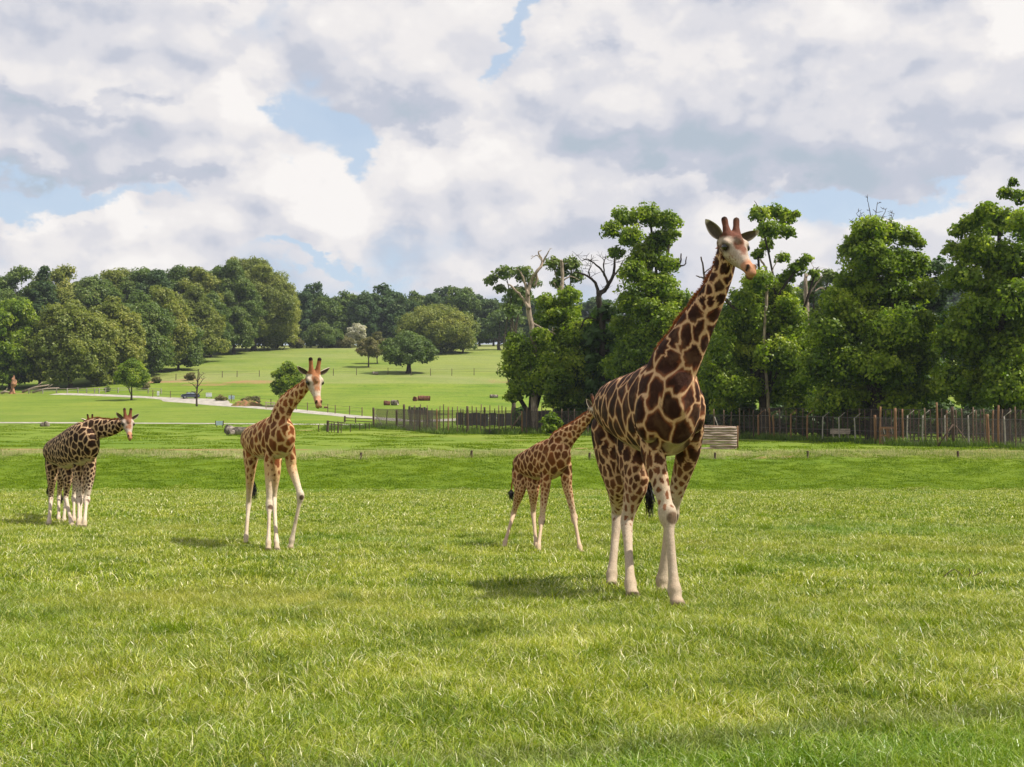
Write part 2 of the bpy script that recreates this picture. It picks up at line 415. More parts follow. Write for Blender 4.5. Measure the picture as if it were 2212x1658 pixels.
# ------------------------------------------------------------------ standing grass
def leaf_mat(name, stops, rough=0.45, spec=0.4, transl=0.35, attr='tone', posnoise=0.0, tcol=(1.25, 1.35, .6), hue=None, objrand=0.0, glass_edge_tint=False):
    """stops: (position, colour) ramp over the per-leaf tone"""
    m = bpy.data.materials.new(name); m.use_nodes = True
    t = NT(m.node_tree); t.n.clear()
    o = t.node('ShaderNodeOutputMaterial')
    f = t.attr(attr)
    pos = t.node('ShaderNodeNewGeometry').outputs['Position']
    if posnoise:
        n = t.noise(pos, posnoise, 4, 0.6)
        f = t.math('ADD', f, t.math('MULTIPLY', t.math('SUBTRACT', n, .5), 1.1))
    if objrand:
        oi = t.node('ShaderNodeObjectInfo').outputs['Random']
        f = t.math('ADD', f, t.math('MULTIPLY', t.math('SUBTRACT', oi, .5), objrand))
    rp = t.node('ShaderNodeValToRGB'); t.put(rp.inputs[0], f); cr = rp.color_ramp
    while len(cr.elements) < len(stops): cr.elements.new(.5)
    for e, (p_, c_) in zip(cr.elements, stops): e.position = p_; e.color = (*c_, 1)
    col = rp.outputs[0]
    if hue:   # (noise scale, colour) large patches of another colour
        for sc_, lo, hi, c_, k_ in hue:
            col = t.mix(t.math('MULTIPLY', t.ramp(t.noise(t.vmath('ADD', pos, (sc_ * 77, 5, 0)), sc_, 4, .6), lo, hi), k_), col, c_)
    if glass_edge_tint:   # blurred car window edge and the glass tint below it, painted into blade colour
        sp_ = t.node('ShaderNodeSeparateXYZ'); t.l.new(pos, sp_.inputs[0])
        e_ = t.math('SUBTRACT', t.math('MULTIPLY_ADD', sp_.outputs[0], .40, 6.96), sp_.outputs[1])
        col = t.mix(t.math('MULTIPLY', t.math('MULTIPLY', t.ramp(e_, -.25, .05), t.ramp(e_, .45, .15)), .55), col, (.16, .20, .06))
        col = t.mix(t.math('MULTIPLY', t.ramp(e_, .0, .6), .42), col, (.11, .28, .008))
    b = t.node('ShaderNodeBsdfPrincipled'); t.put(b.inputs['Base Color'], col)
    b.inputs['Roughness'].default_value = rough; b.inputs['Specular IOR Level'].default_value = spec
    tr = t.node('ShaderNodeBsdfTranslucent'); t.put(tr.inputs[0], t.vmath('MULTIPLY', col, tcol))
    mx = t.node('ShaderNodeMixShader'); mx.inputs[0].default_value = transl
    t.l.new(b.outputs[0], mx.inputs[1]); t.l.new(tr.outputs[0], mx.inputs[2]); t.l.new(mx.outputs[0], o.inputs[0])
    return m
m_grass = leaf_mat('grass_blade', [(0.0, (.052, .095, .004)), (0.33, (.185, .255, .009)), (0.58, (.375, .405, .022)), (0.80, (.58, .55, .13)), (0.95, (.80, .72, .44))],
                   0.36, 0.45, 0.24, posnoise=0.7, glass_edge_tint=True, hue=[(.16, .50, .70, (.42, .39, .070), .5), (.09, .5, .7, (.11, .26, .008), .45), (.9, .55, .75, (.060, .16, .006), .6), (2.6, .56, .74, (.05, .13, .006), .5)])
m_grass_far = leaf_mat('cropped_grass_blade', [(0.0, (.044, .090, .002)), (0.4, (.145, .222, .005)), (0.7, (.255, .325, .010)), (1.0, (.38, .41, .04))], 0.6, 0.15, 0.35, posnoise=0.5)
m_weed = leaf_mat('dry_weed', [(0.0, (.10, .17, .03)), (0.4, (.24, .30, .08)), (0.7, (.44, .38, .20)), (1.0, (.58, .48, .32))], 0.7, 0.2, 0.3, posnoise=0.25)

def blade_patch(name, n, rad, hmin, hmax, wd, mat, seed, lean=0.5, straw=.10, segs=3):
    """n blades scattered over a disc: one mesh, each blade a bent tapering strip"""
    r_ = np.random.RandomState(seed)
    a = r_.rand(n) * 2 * PI; rr = rad * np.sqrt(r_.rand(n)); cx = rr * np.cos(a); cy = rr * np.sin(a)
    hh = hmin + (hmax - hmin) * r_.rand(n) ** 1.6
    tuft = 0.5 + 0.5 * np.sin(cx / rad * 5 + seed) * np.cos(cy / rad * 6 + seed * 2); hh *= 0.72 + .5 * tuft
    da = r_.rand(n) * 2 * PI; ln = lean * (0.25 + r_.rand(n)); dx = np.cos(da) * ln + .14; dy = np.sin(da) * ln
    fa = r_.rand(n) * PI; wx = np.cos(fa) * wd / 2 * (0.6 + .8 * r_.rand(n)); wy = np.sin(fa) * wd / 2
    V = []; k = segs
    for s in range(k + 1):
        f = s / k; up = hh * np.maximum(f - .42 * np.minimum(ln, 1.5) * f * f, .0); ox = hh * dx * f * f; oy = hh * dy * f * f; tp = (1 - f ** 1.8) * .95 + .05
        V.append((np.stack([cx + ox - wx * tp, cy + oy - wy * tp, up], 1), np.stack([cx + ox + wx * tp, cy + oy + wy * tp, up], 1)))
    quads = []
    for s in range(k):
        quads.append(np.stack([V[s][0], V[s][1], V[s + 1][1], V[s + 1][0]], 1))
    Q_ = np.concatenate(quads, 0).reshape(-1, 3)
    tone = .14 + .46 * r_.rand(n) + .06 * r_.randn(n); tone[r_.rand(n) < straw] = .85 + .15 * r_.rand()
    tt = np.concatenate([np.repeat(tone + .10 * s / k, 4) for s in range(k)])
    return quads_mesh(name, Q_, n * k, 4, mat, attrs={'tone': np.clip(tt, 0, 1)})

def scatter(name, pts, variants, scl, kind_label=None, seed=0, tilt=0.08):
    """one object: a cloud of points, each carrying one of the plant meshes (geometry nodes)"""
    r_ = np.random.RandomState(seed); n = len(pts)
    vc = bpy.data.collections.new(name + '_plants')
    for i, me in enumerate(variants):
        ob = bpy.data.objects.new('%s_plant' % name, me); vc.objects.link(ob)
    me = bpy.data.meshes.new(name); me.vertices.add(n); me.vertices.foreach_set('co', np.asarray(pts, dtype=np.float32).ravel())
    a = me.attributes.new('rot', 'FLOAT_VECTOR', 'POINT')
    a.data.foreach_set('vector', np.stack([r_.randn(n) * tilt, r_.randn(n) * tilt, r_.rand(n) * 2 * PI], 1).astype(np.float32).ravel())
    a = me.attributes.new('scl', 'FLOAT', 'POINT'); a.data.foreach_set('value', np.asarray(scl, dtype=np.float32))
    a = me.attributes.new('pick', 'INT', 'POINT'); a.data.foreach_set('value', r_.randint(0, len(variants), n).astype(np.int32))
    o = put(name, me)
    ng = bpy.data.node_groups.new(name + '_nodes', 'GeometryNodeTree')
    ng.interface.new_socket(name='Geometry', in_out='INPUT', socket_type='NodeSocketGeometry')
    ng.interface.new_socket(name='Geometry', in_out='OUTPUT', socket_type='NodeSocketGeometry')
    gi = ng.nodes.new('NodeGroupInput'); go = ng.nodes.new('NodeGroupOutput')
    ci = ng.nodes.new('GeometryNodeCollectionInfo'); ci.inputs['Collection'].default_value = vc
    ci.inputs['Separate Children'].default_value = True; ci.inputs['Reset Children'].default_value = True
    ip = ng.nodes.new('GeometryNodeInstanceOnPoints'); ip.inputs['Pick Instance'].default_value = True
    def na(nm, dt):
        q = ng.nodes.new('GeometryNodeInputNamedAttribute'); q.data_type = dt; q.inputs['Name'].default_value = nm
        return q.outputs['Attribute']
    L = ng.links
    L.new(gi.outputs[0], ip.inputs['Points']); L.new(ci.outputs[0], ip.inputs['Instance'])
    L.new(na('pick', 'INT'), ip.inputs['Instance Index'])
    e2r = ng.nodes.new('FunctionNodeEulerToRotation'); L.new(na('rot', 'FLOAT_VECTOR'), e2r.inputs[0]); L.new(e2r.outputs[0], ip.inputs['Rotation'])
    L.new(na('scl', 'FLOAT'), ip.inputs['Scale']); L.new(ip.outputs[0], go.inputs[0])
    md = o.modifiers.new('scatter', 'NODES'); md.node_group = ng
    tag(o, kind='stuff'); return o

def field_points(y0, y1, cell, seed, xw=lambda y: 3.0 + 0.47 * y, keep=None):
    r_ = np.random.RandomState(seed); out = []
    ys = np.arange(y0, y1, cell)
    for y in ys:
        w_ = xw(y); n = int(2 * w_ / cell)
        x = (np.arange(n) + r_.rand(n)) * cell - w_; yy = y + r_.rand(n) * cell
        out.append(np.stack([x, yy, H(x, yy)], 1))
    P_ = np.concatenate(out, 0)
    if keep is not None: P_ = P_[keep(P_[:, 0], P_[:, 1])]
    return P_
def vnoise(x, y, s, seed=0):
    return np.array([mnoise.noise(Vector((a / s, b / s, seed))) for a, b in zip(x, y)])

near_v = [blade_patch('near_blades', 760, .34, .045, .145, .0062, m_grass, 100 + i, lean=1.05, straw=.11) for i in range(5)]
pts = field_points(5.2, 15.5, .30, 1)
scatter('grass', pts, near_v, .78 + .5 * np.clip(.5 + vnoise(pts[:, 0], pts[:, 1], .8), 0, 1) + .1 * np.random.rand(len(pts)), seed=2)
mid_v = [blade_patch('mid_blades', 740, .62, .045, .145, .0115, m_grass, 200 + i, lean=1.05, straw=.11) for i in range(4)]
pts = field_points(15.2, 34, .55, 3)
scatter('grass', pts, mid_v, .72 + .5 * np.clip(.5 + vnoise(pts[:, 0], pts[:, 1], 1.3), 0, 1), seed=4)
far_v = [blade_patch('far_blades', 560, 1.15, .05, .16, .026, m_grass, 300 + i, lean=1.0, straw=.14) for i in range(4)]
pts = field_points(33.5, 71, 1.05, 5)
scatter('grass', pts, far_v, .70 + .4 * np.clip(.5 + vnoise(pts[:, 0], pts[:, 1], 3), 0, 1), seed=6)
bank_v = [blade_patch('bank_blades', 420, 1.2, .03, .11, .028, m_grass_far, 400 + i, lean=.9, straw=.0) for i in range(4)]
pts = field_points(70.5, 86.5, 1.0, 7)
scatter('grass', pts, bank_v, .6 + .8 * np.clip(.5 + vnoise(pts[:, 0], pts[:, 1], 2), 0, 1), seed=8, tilt=.15)
weed_v = [blade_patch('weed_stems', 170, .8, .10, .50, .022, m_weed, 500 + i, lean=.35, straw=.3) for i in range(5)]
pts = field_points(85.5, 93, .95, 9, keep=lambda x, y: vnoise(x, y, 4.5, 9) > -.32)
scatter('tall_weeds', pts, weed_v, .35 + .65 * np.random.rand(len(pts)), seed=10)

tus_v = [blade_patch('tussock', 260, .20, .12, .30, .008, m_grass_far, 600 + i, lean=.8, straw=.0) for i in range(3)]
pts = field_points(6, 40, 1.0, 11, keep=lambda x, y: (vnoise(x, y, 2.6, 12) > .12) & (vnoise(x, y, .9, 3) > .0))
scatter('grass', pts, tus_v, .5 + .6 * np.random.rand(len(pts)), seed=13)

pts = field_points(93, 190, 2.6, 15, xw=lambda y: 6 + .46 * y, keep=lambda x, y: vnoise(x, y * 1.6, 7, 4) + .5 * vnoise(x, y, 2.3, 6) > .02)
scatter('grass', pts, bank_v, 1.0 + 1.0 * np.random.rand(len(pts)), seed=16, tilt=.05)
# ------------------------------------------------------------------ trees
m_bark = mat_basic('bark', (.085, .065, .048), 0.95, 0.45, 3.0, 0.6, 0.1, stretch=(3, 3, .6))
m_bark_pale = mat_basic('weathered_deadwood', (.33, .26, .19), 0.9, 0.45, 2.5, 0.5, 0.1, stretch=(3, 3, .5))
m_bark_dark = mat_basic('dark_bark', (.045, .036, .028), 0.95, 0.4, 3.0, 0.5, 0.1)
LM = dict(
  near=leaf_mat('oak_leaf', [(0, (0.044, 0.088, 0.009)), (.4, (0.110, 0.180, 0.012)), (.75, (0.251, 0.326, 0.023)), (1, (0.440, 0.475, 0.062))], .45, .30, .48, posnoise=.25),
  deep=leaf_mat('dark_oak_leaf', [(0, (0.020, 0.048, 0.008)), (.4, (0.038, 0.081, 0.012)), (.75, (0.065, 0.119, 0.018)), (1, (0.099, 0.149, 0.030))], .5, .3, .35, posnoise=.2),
  olive=leaf_mat('lime_leaf', [(0, (0.071, 0.099, 0.017)), (.4, (0.134, 0.169, 0.028)), (.75, (0.232, 0.253, 0.045)), (1, (0.352, 0.337, 0.071))], .5, .25, .35, posnoise=.06),
  green=leaf_mat('beech_leaf', [(0, (0.041, 0.078, 0.015)), (.4, (0.084, 0.136, 0.026)), (.75, (0.143, 0.195, 0.039)), (1, (0.220, 0.246, 0.065))], .5, .25, .35, posnoise=.06),
  far=leaf_mat('woodland_leaf', [(0, (0.029, 0.059, 0.024)), (.4, (0.055, 0.101, 0.034)), (.75, (0.093, 0.139, 0.045)), (1, (0.146, 0.186, 0.066))], .6, .2, .3, posnoise=.04),
  brown=leaf_mat('hawthorn_leaf', [(0, (0.063, 0.066, 0.025)), (.4, (0.118, 0.122, 0.041)), (.75, (0.189, 0.173, 0.063)), (1, (0.299, 0.236, 0.111))], .6, .2, .3, posnoise=.1),
  blossom=leaf_mat('blossom_leaf', [(0, (0.103, 0.115, 0.069)), (.4, (0.287, 0.287, 0.207)), (.75, (0.517, 0.483, 0.391)), (1, (0.713, 0.667, 0.575))], .6, .2, .3, posnoise=.1),
  twig=leaf_mat('dry_twig_leaf', [(0, (0.057, 0.052, 0.023)), (.5, (0.127, 0.092, 0.046)), (1, (0.207, 0.161, 0.081))], .7, .2, .2))

def crown(name, blobs, leaf, mat, seed, cover=1.0, loose=0.16, up=.35, flat=.75, puffk=1.0):
    """blobs: (x, y, z, r) spheres of foliage. Each is broken into puffs, each puff into leaf-sized faces."""
    r_ = np.random.RandomState(seed); Cs = []; Ns = []; Ts = []; Ss = []
    for (bx, by, bz, br_) in blobs:
        npf = max(6, int(20 * puffk * (1 + .25 * br_ / max(leaf, .2) / 10)))
        bt = r_.rand()
        for k in range(npf):
            d = r_.randn(3); d /= np.linalg.norm(d)
            if d[2] < -.5: d[2] *= -.6
            pr = br_ * r_.uniform(.22, .52) / math.sqrt(puffk); c = np.array([bx, by, bz]) + d * (br_ - pr * .7) * r_.uniform(.62, 1.2) * np.array([1, 1, .9])
            n = int(cover * 4 * PI * pr * pr / (leaf * leaf) * .80) + 3
            e = r_.randn(n, 3); e /= np.linalg.norm(e, axis=1)[:, None]
            keep = (e @ d) > -.55 + .3 * r_.rand(n); e = e[keep]; n = len(e)
            rad = pr * (1 - loose * 1.5 + loose * 2.4 * r_.rand(n) ** .7 + loose * .9 * (r_.rand(n) < .12))
            Cs.append(c + e * rad[:, None] * np.array([1, 1, flat]))
            nn = e * .8 + d * .3 + np.array([0, 0, up]) + r_.randn(n, 3) * .55; Ns.append(nn / np.linalg.norm(nn, axis=1)[:, None])
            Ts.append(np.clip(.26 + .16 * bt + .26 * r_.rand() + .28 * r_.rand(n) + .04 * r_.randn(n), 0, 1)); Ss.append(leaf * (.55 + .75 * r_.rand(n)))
        # a little inner foliage keeps the crown from being a shell
        n = int(cover * 5 * br_ * br_ / (leaf * leaf)); e = r_.randn(n, 3); e /= np.linalg.norm(e, axis=1)[:, None]
        Cs.append(np.array([bx, by, bz]) + e * (br_ * .72 * r_.rand(n) ** .5)[:, None]); nn = e + r_.randn(n, 3) * .7; Ns.append(nn / np.linalg.norm(nn, axis=1)[:, None])
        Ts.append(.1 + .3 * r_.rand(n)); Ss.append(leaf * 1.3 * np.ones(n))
    C_ = np.concatenate(Cs); N_ = np.concatenate(Ns); T_ = np.concatenate(Ts); S2 = np.concatenate(Ss)[:, None]
    n = len(C_); a = np.cross(N_, r_.randn(n, 3)); a /= np.linalg.norm(a, axis=1)[:, None]; b = np.cross(N_, a)
    V = np.stack([C_ - a * S2 * .62, C_ - b * S2 * .40 + N_ * S2 * .08, C_ + a * S2 * .62, C_ + b * S2 * .40 + N_ * S2 * .08], 1).reshape(-1, 3)
    return quads_mesh(name, V, n, 4, mat, attrs={'tone': np.repeat(T_, 4)})

def limbs(name, base, h0, blobs, r0, mat, seed, frac=.45, n=9, lean=(0, 0), seg=7):
    """trunk from the ground plus a limb into each of the larger blobs"""
    rr = random.Random(seed); V = []; Fc = []
    top = Vector((base[0] + lean[0], base[1] + lean[1], h0 * frac)); b0 = Vector((base[0], base[1], -.4))
    pts = catmull([tuple(b0 - Vector((0, 0, 0))), tuple(b0.lerp(top, .12)), tuple(b0.lerp(top, .5) + Vector((rr.uniform(-.2, .2), 0, 0)) * r0 * 2), tuple(top), (top.x * .9, top.y, h0 * min(.74, frac * 1.45))], 4)
    m = len(pts); rad = [r0 * (1.55 * math.exp(-i * .9) + 1.0) * (1 - .88 * (i / m) ** 1.2) for i in range(m)]
    tube(pts, rad, seg + 2, V, Fc, wob=.06)
    bl = sorted(blobs, key=lambda q: -q[3]); rr.shuffle(bl)
    for q in bl[:n]:
        e = Vector(q[:3]); f = rr.uniform(.35, .95); i0 = int(f * (m - 1)); s = Vector(pts[i0])
        if e.z < s.z: s = s.lerp(b0, .3)
        mid = s.lerp(e, .5) + Vector((rr.uniform(-.1, .1), rr.uniform(-.1, .1), rr.uniform(-.05, .15))) * (e - s).length
        pp = catmull([tuple(s), tuple(mid), tuple(e), tuple(e + (e - mid) * .08)], 4); rl = r0 * rr.uniform(.18, .34)
        tube(pp, [rl * (1 - .85 * i / len(pp)) + .02 for i in range(len(pp))], seg, V, Fc, wob=.08)
        for k in range(3):
            s2 = Vector(pp[rr.randint(4, len(pp) - 3)]); d = Vector((rr.gauss(0, 1), rr.gauss(0, 1), rr.uniform(.1, 1))).normalized() * q[3] * rr.uniform(.6, 1.1)
            tube([s2, s2 + d * .5 + Vector((0, 0, .1 * q[3])), s2 + d], [rl * .35, rl * .22, .02], 5, V, Fc)
    return mesh_from(name, V, Fc, mat, True)

def px_tree(name, label, d, base_u, circles, leaf, mat, seed, r0=.5, cat='tree', group=None, bark=None, cover=1.15, nl=10, depth=.8, loose=.34, frac=.4, puffk=1.0):
    """tree at distance d whose foliage masses are given as (u, v, r) of the survey; depth spread of the masses in crown radii"""
    rr = random.Random(seed); b = P(base_u, 900, d); z0 = h(b.x, d); O = Vector((b.x, d, z0)); k = d / F
    blobs = []
    us = [c[0] for c in circles]; cen = (min(us) + max(us)) / 2; hw = max(1, (max(us) - min(us)) / 2)
    more = [(u + rr.uniform(-.9, .9) * r, v + rr.uniform(-.2, .9) * r, r * .72) for (u, v, r) in circles if r >= 26 and v > 560 and rr.random() < .7]
    for (u, v, r) in list(circles) + more:
        r = r * (1.15 if r > 27 else 1.02) + 1; rm = r * k; off = 1 - min(1, abs(u - cen) / hw) ** 2
        dy = rr.uniform(-1, .7) * off * hw * k * depth * .7
        p = P(u, v, d + dy) - O; blobs.append((p.x, p.y, p.z, rm))
        if off > .35 and r > 24:      # the far side of the crown
            p = P(u + rr.uniform(-10, 10), v, d + abs(dy) + hw * k * .5) - O; blobs.append((p.x, p.y, p.z - .3, rm * .9))
    root = empty(name, O, label, cat, group)
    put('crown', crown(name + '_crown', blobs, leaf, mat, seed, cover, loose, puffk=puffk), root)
    hh = max(q[2] for q in blobs)
    put('trunk', limbs(name + '_trunk', (0, 0), hh, blobs, r0, bark or m_bark, seed, frac, nl), root)
    return root

def dome_blobs(wd, ht, lo, n, seed, round_=1.0, squash=1.0):
    """foliage masses filling a dome of width wd between heights lo and ht: an outer layer close to the outline and a core"""
    rr = random.Random(seed); out = []; R_ = wd / 2; cz = lo + (ht - lo) * .42; up_ = ht - cz; dn_ = cz - lo
    n = int(n * 1.7); ga = PI * (3 - 5 ** .5)
    for i in range(n):
        zz = 1 - 1.75 * (i + .5) / n; a = i * ga + rr.uniform(-.35, .35)
        br_ = R_ * rr.uniform(.24, .44) * (1.25 if n < 16 else 1) * (1 - .15 * max(0, zz))
        hz = up_ if zz > 0 else dn_
        rad = math.sqrt(max(0, 1 - abs(zz) ** (2.3 if zz > 0 else 4))); k = rr.uniform(.74, 1.08)
        x = math.cos(a) * max(0, R_ * rad * k - br_ * .72); y = math.sin(a) * max(0, R_ * rad * k - br_ * .72)
        z = cz + zz * k * max(0, hz - br_ * .55) * (1.0 if zz > 0 else 1.25)
        z = max(z, lo + br_ * .45)
        out.append((x, y * squash, z, br_))
    for i in range(3):
        out.append((rr.uniform(-.2, .2) * R_, rr.uniform(-.2, .2) * R_, lo + (ht - lo) * (.25 + .22 * i), R_ * .52))
    return out
def dome_tree(name, label, u, vtop, vbase, wpx, leaf, mat, seed, lo=.12, n=16, r0=None, cat='tree', group=None, d=None, bark=None, cover=1.0, loose=.24, puffk=1.0):
    q = hit(u, vbase) if d is None else P(u, vbase, d)
    d = q.y; z0 = h(q.x, q.y); O = Vector((q.x, q.y, z0)); ht = P(u, vtop, d).z - z0; wd = wpx * d / F
    root = empty(name, O, label, cat, group)
    bl = dome_blobs(wd, ht, ht * lo, n, seed)
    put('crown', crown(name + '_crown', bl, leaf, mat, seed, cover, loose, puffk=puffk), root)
    put('trunk', limbs(name + '_trunk', (0, 0), ht, bl, r0 or max(.15, wd * .035), bark or m_bark, seed, .35, 7), root)
    return root

GW = 'trees of the oak wood behind the wire enclosure'
# -- large trees on the right, seen in detail
px_tree('oak_tree', 'tall ragged oak with flat leafy top, left of the largest giraffe\'s head', 143, 1400,
    [(1345, 470, 26), (1395, 468, 28), (1440, 478, 26), (1322, 500, 24), (1368, 512, 26), (1425, 520, 28), (1456, 508, 13), (1330, 548, 18), (1398, 556, 34), (1440, 572, 24), (1372, 590, 30), (1420, 625, 38),
     (1466, 655, 30), (1368, 655, 38), (1430, 700, 46), (1345, 705, 26), (1480, 705, 28), (1400, 760, 46), (1350, 795, 40), (1450, 775, 42), (1400, 840, 46), (1330, 860, 30), (1460, 850, 40)],
    .32, LM['near'], 501, .75, group=GW, nl=12, loose=.38, puffk=2.1)
px_tree('oak_tree', 'low bushy oak with bright leaves at the meadow edge, above the left fence', 151, 1150,
    [(1128, 762, 34), (1112, 800, 28), (1122, 838, 26), (1160, 800, 40), (1188, 765, 28), (1200, 825, 34), (1242, 850, 34), (1196, 868, 22), (1272, 832, 30), (1110, 735, 18), (1168, 728, 24), (1278, 868, 26), (1235, 795, 34), (1140, 835, 28)],
    .29, LM['near'], 502, .85, group=GW, nl=8, bark=m_bark_dark, loose=.38, puffk=2.1)
px_tree('oak_tree', 'leafy oak tangled round two dead snags, left of the tall ragged oak', 153, 1240,
    [(1182, 655, 24), (1215, 680, 34), (1252, 722, 36), (1228, 640, 24), (1290, 765, 36), (1320, 745, 30), (1342, 800, 34), (1310, 842, 32), (1180, 692, 26), (1285, 700, 20), (1210, 740, 34), (1250, 790, 40), (1290, 880, 34), (1225, 860, 34), (1180, 760, 30), (1260, 870, 30), (1320, 880, 34), (1185, 830, 26)],
    .31, LM['near'], 503, .6, group=GW, nl=8, loose=.22, puffk=2.1)
px_tree('oak_tree', 'small round oak crown round a bleached pole, between the two dead snags', 160, 1215,
    [(1195, 572, 18), (1236, 572, 20), (1216, 590, 14), (1243, 600, 16), (1205, 612, 14), (1225, 630, 16)], .42, LM['green'], 504, .4, group=GW, bark=m_bark_pale, nl=4, frac=.7)
px_tree('oak_tree', 'stag-headed oak with leafy topknot directly behind the largest giraffe\'s right ear', 131, 1655,
    [(1640, 465, 22), (1672, 460, 22), (1702, 474, 22), (1719, 464, 9), (1664, 498, 25), (1700, 503, 18), (1658, 532, 18), (1638, 552, 14), (1690, 560, 16), (1722, 582, 22), (1700, 602, 20), (1742, 562, 14), (1760, 592, 12),
     (1640, 612, 30), (1610, 650, 32), (1680, 642, 36), (1580, 700, 36), (1640, 700, 40), (1700, 700, 42), (1560, 760, 40), (1620, 770, 46), (1690, 770, 46), (1742, 742, 36), (1542, 820, 36), (1600, 840, 42), (1670, 842, 42), (1730, 822, 42), (1565, 880, 26), (1725, 880, 28)],
    .30, LM['near'], 505, .8, group=GW, nl=14, bark=m_bark_dark, loose=.38, puffk=2.1)
px_tree('oak_tree', 'broad dome-shaped oak with bare twigs on top, middle of the right-hand wood', 119, 1890,
    [(1880, 502, 34), (1850, 522, 26), (1920, 505, 28), (1960, 512, 24), (1985, 528, 15), (1830, 542, 20), (1870, 562, 46), (1930, 568, 42), (1975, 572, 28), (1850, 620, 46), (1910, 640, 52), (1960, 632, 38), (1805, 655, 30), (1792, 720, 46), (1850, 700, 52),
     (1920, 720, 56), (1980, 700, 38), (1772, 800, 46), (1840, 790, 52), (1910, 800, 56), (1980, 780, 46), (1800, 868, 40), (1870, 870, 42), (1940, 870, 42), (2005, 850, 36)],
    .30, LM['near'], 506, .9, group=GW, nl=12, bark=m_bark_dark, puffk=2.1)
px_tree('oak_tree', 'towering leafy oak cut by the right edge of the picture', 113, 2165,
    [(2188, 396, 11), (2174, 420, 17), (2205, 430, 22), (2130, 460, 26), (2100, 482, 24), (2070, 502, 20), (2160, 482, 32), (2212, 490, 38), (2058, 540, 22), (2110, 542, 42), (2170, 562, 46), (2232, 562, 46), (2080, 600, 36), (2140, 632, 46), (2200, 652, 52),
     (2100, 682, 42), (2062, 742, 42), (2130, 752, 52), (2202, 752, 56), (2052, 820, 36), (2112, 840, 46), (2182, 842, 52), (2245, 700, 56), (2252, 820, 46), (2310, 600, 70), (2330, 740, 70), (2320, 850, 50)],
    .30, LM['near'], 507, 1.0, group=GW, nl=14, bark=m_bark_dark, puffk=2.1)
px_tree('yew_tree', 'dark evergreen filling the gap between the two biggest right-hand oaks', 165, 2015,
    [(1992, 590, 22), (2022, 578, 22), (2010, 640, 32), (2035, 700, 36), (1995, 690, 28), (2034, 620, 28), (2010, 750, 36), (2000, 820, 40)], .5, LM['deep'], 508, .5, group=None, nl=3, bark=m_bark_dark)
px_tree('oak_tree', 'small oak with a bleached snag in the notch left of the domed oak', 170, 1785,
    [(1760, 612, 16), (1790, 600, 18), (1822, 606, 20), (1745, 645, 22), (1800, 645, 26), (1770, 690, 32), (1810, 710, 30)], .5, LM['green'], 509, .5, group=GW, nl=4)
px_tree('oak_tree', 'shaded oak mostly hidden behind the neck of the largest giraffe', 140, 1515,
    [(1505, 690, 28), (1520, 742, 36), (1495, 800, 40), (1530, 850, 36), (1480, 860, 36), (1550, 640, 18)], .42, LM['near'], 510, .5, group=GW, nl=4)
px_tree('oak_tree', 'flat-topped oak far back, left of the forked dead snag', 235, 1110,
    [(1062, 606, 15), (1092, 592, 20), (1128, 594, 22), (1152, 612, 16), (1080, 626, 12), (1120, 640, 24), (1100, 670, 20)], .6, LM['green'], 511, .5, group=None, nl=5)
px_tree('oak_tree', 'lone round oak with dark trunk on the hill crest, right end of the open slope', 497, 1078,
    [(1062, 700, 18), (1085, 684, 22), (1108, 694, 20), (1056, 722, 14), (1086, 716, 22), (1112, 722, 18), (1098, 740, 10)], .9, LM['green'], 512, .9, group=None, nl=5, frac=.3)
# darker row of trees behind, closing the wood
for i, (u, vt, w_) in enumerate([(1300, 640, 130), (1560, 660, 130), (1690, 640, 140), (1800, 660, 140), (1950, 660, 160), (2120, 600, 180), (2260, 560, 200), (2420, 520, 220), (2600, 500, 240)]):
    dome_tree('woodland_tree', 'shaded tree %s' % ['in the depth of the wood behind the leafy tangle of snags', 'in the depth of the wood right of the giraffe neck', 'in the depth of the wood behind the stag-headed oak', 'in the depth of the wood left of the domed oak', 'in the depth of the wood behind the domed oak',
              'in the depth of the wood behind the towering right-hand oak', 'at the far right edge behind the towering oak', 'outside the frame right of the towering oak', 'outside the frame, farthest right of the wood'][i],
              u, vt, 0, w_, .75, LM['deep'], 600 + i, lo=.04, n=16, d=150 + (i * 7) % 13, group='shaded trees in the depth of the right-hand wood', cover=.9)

# -- dead snags and bare limbs, drawn limb by limb
def snag(name, label, d, base_u, lines, mat, cat='dead tree', group=None, seed=1, twigs=0, twl=1.2, thin=1.0):
    b = P(base_u, 900, d); O = Vector((b.x, d, h(b.x, d))); V = []; Fc = []; rr = random.Random(seed); k = d / F
    for pl in lines:
        pts = []; rad = []
        for i, q in enumerate(pl):
            p = (P(q[0], q[1], d + (q[3] if len(q) > 3 else rr.uniform(-.4, .4))) - O); pts.append(tuple(p) + (q[2] * k * thin,))
        A = catmull(pts, 4)
        A[:, :3] += np.array([[rr.uniform(-.04, .04) for _ in range(3)] for _ in A])
        tube([tuple(a[:3]) for a in A], [max(.02, a[3]) for a in A], 7, V, Fc, wob=.12)
        for _ in range(twigs):
            a = A[rr.randint(len(A) // 2, len(A) - 1)]; s = Vector(a[:3]); L = twl * rr.uniform(.4, 1); dd = Vector((rr.gauss(0, 1), rr.gauss(0, .6), rr.uniform(-.1, 1))).normalized() * L
            m_ = s + dd * .5 + Vector((rr.uniform(-.1, .1), 0, rr.uniform(-.1, .1)))
            tube([s, m_, s + dd], [max(.025, a[3] * .3), .03, .015], 4, V, Fc)
            for __ in range(2):
                e = m_ + Vector((rr.gauss(0, 1), rr.gauss(0, .6), rr.uniform(-.1, 1))).normalized() * L * .5; tube([m_, m_.lerp(e, .5), e], [.025, .02, .012], 4, V, Fc)
    o = put(name, mesh_from(name, V, Fc, mat, True), None, O)
    return tag(o, label, cat, group)
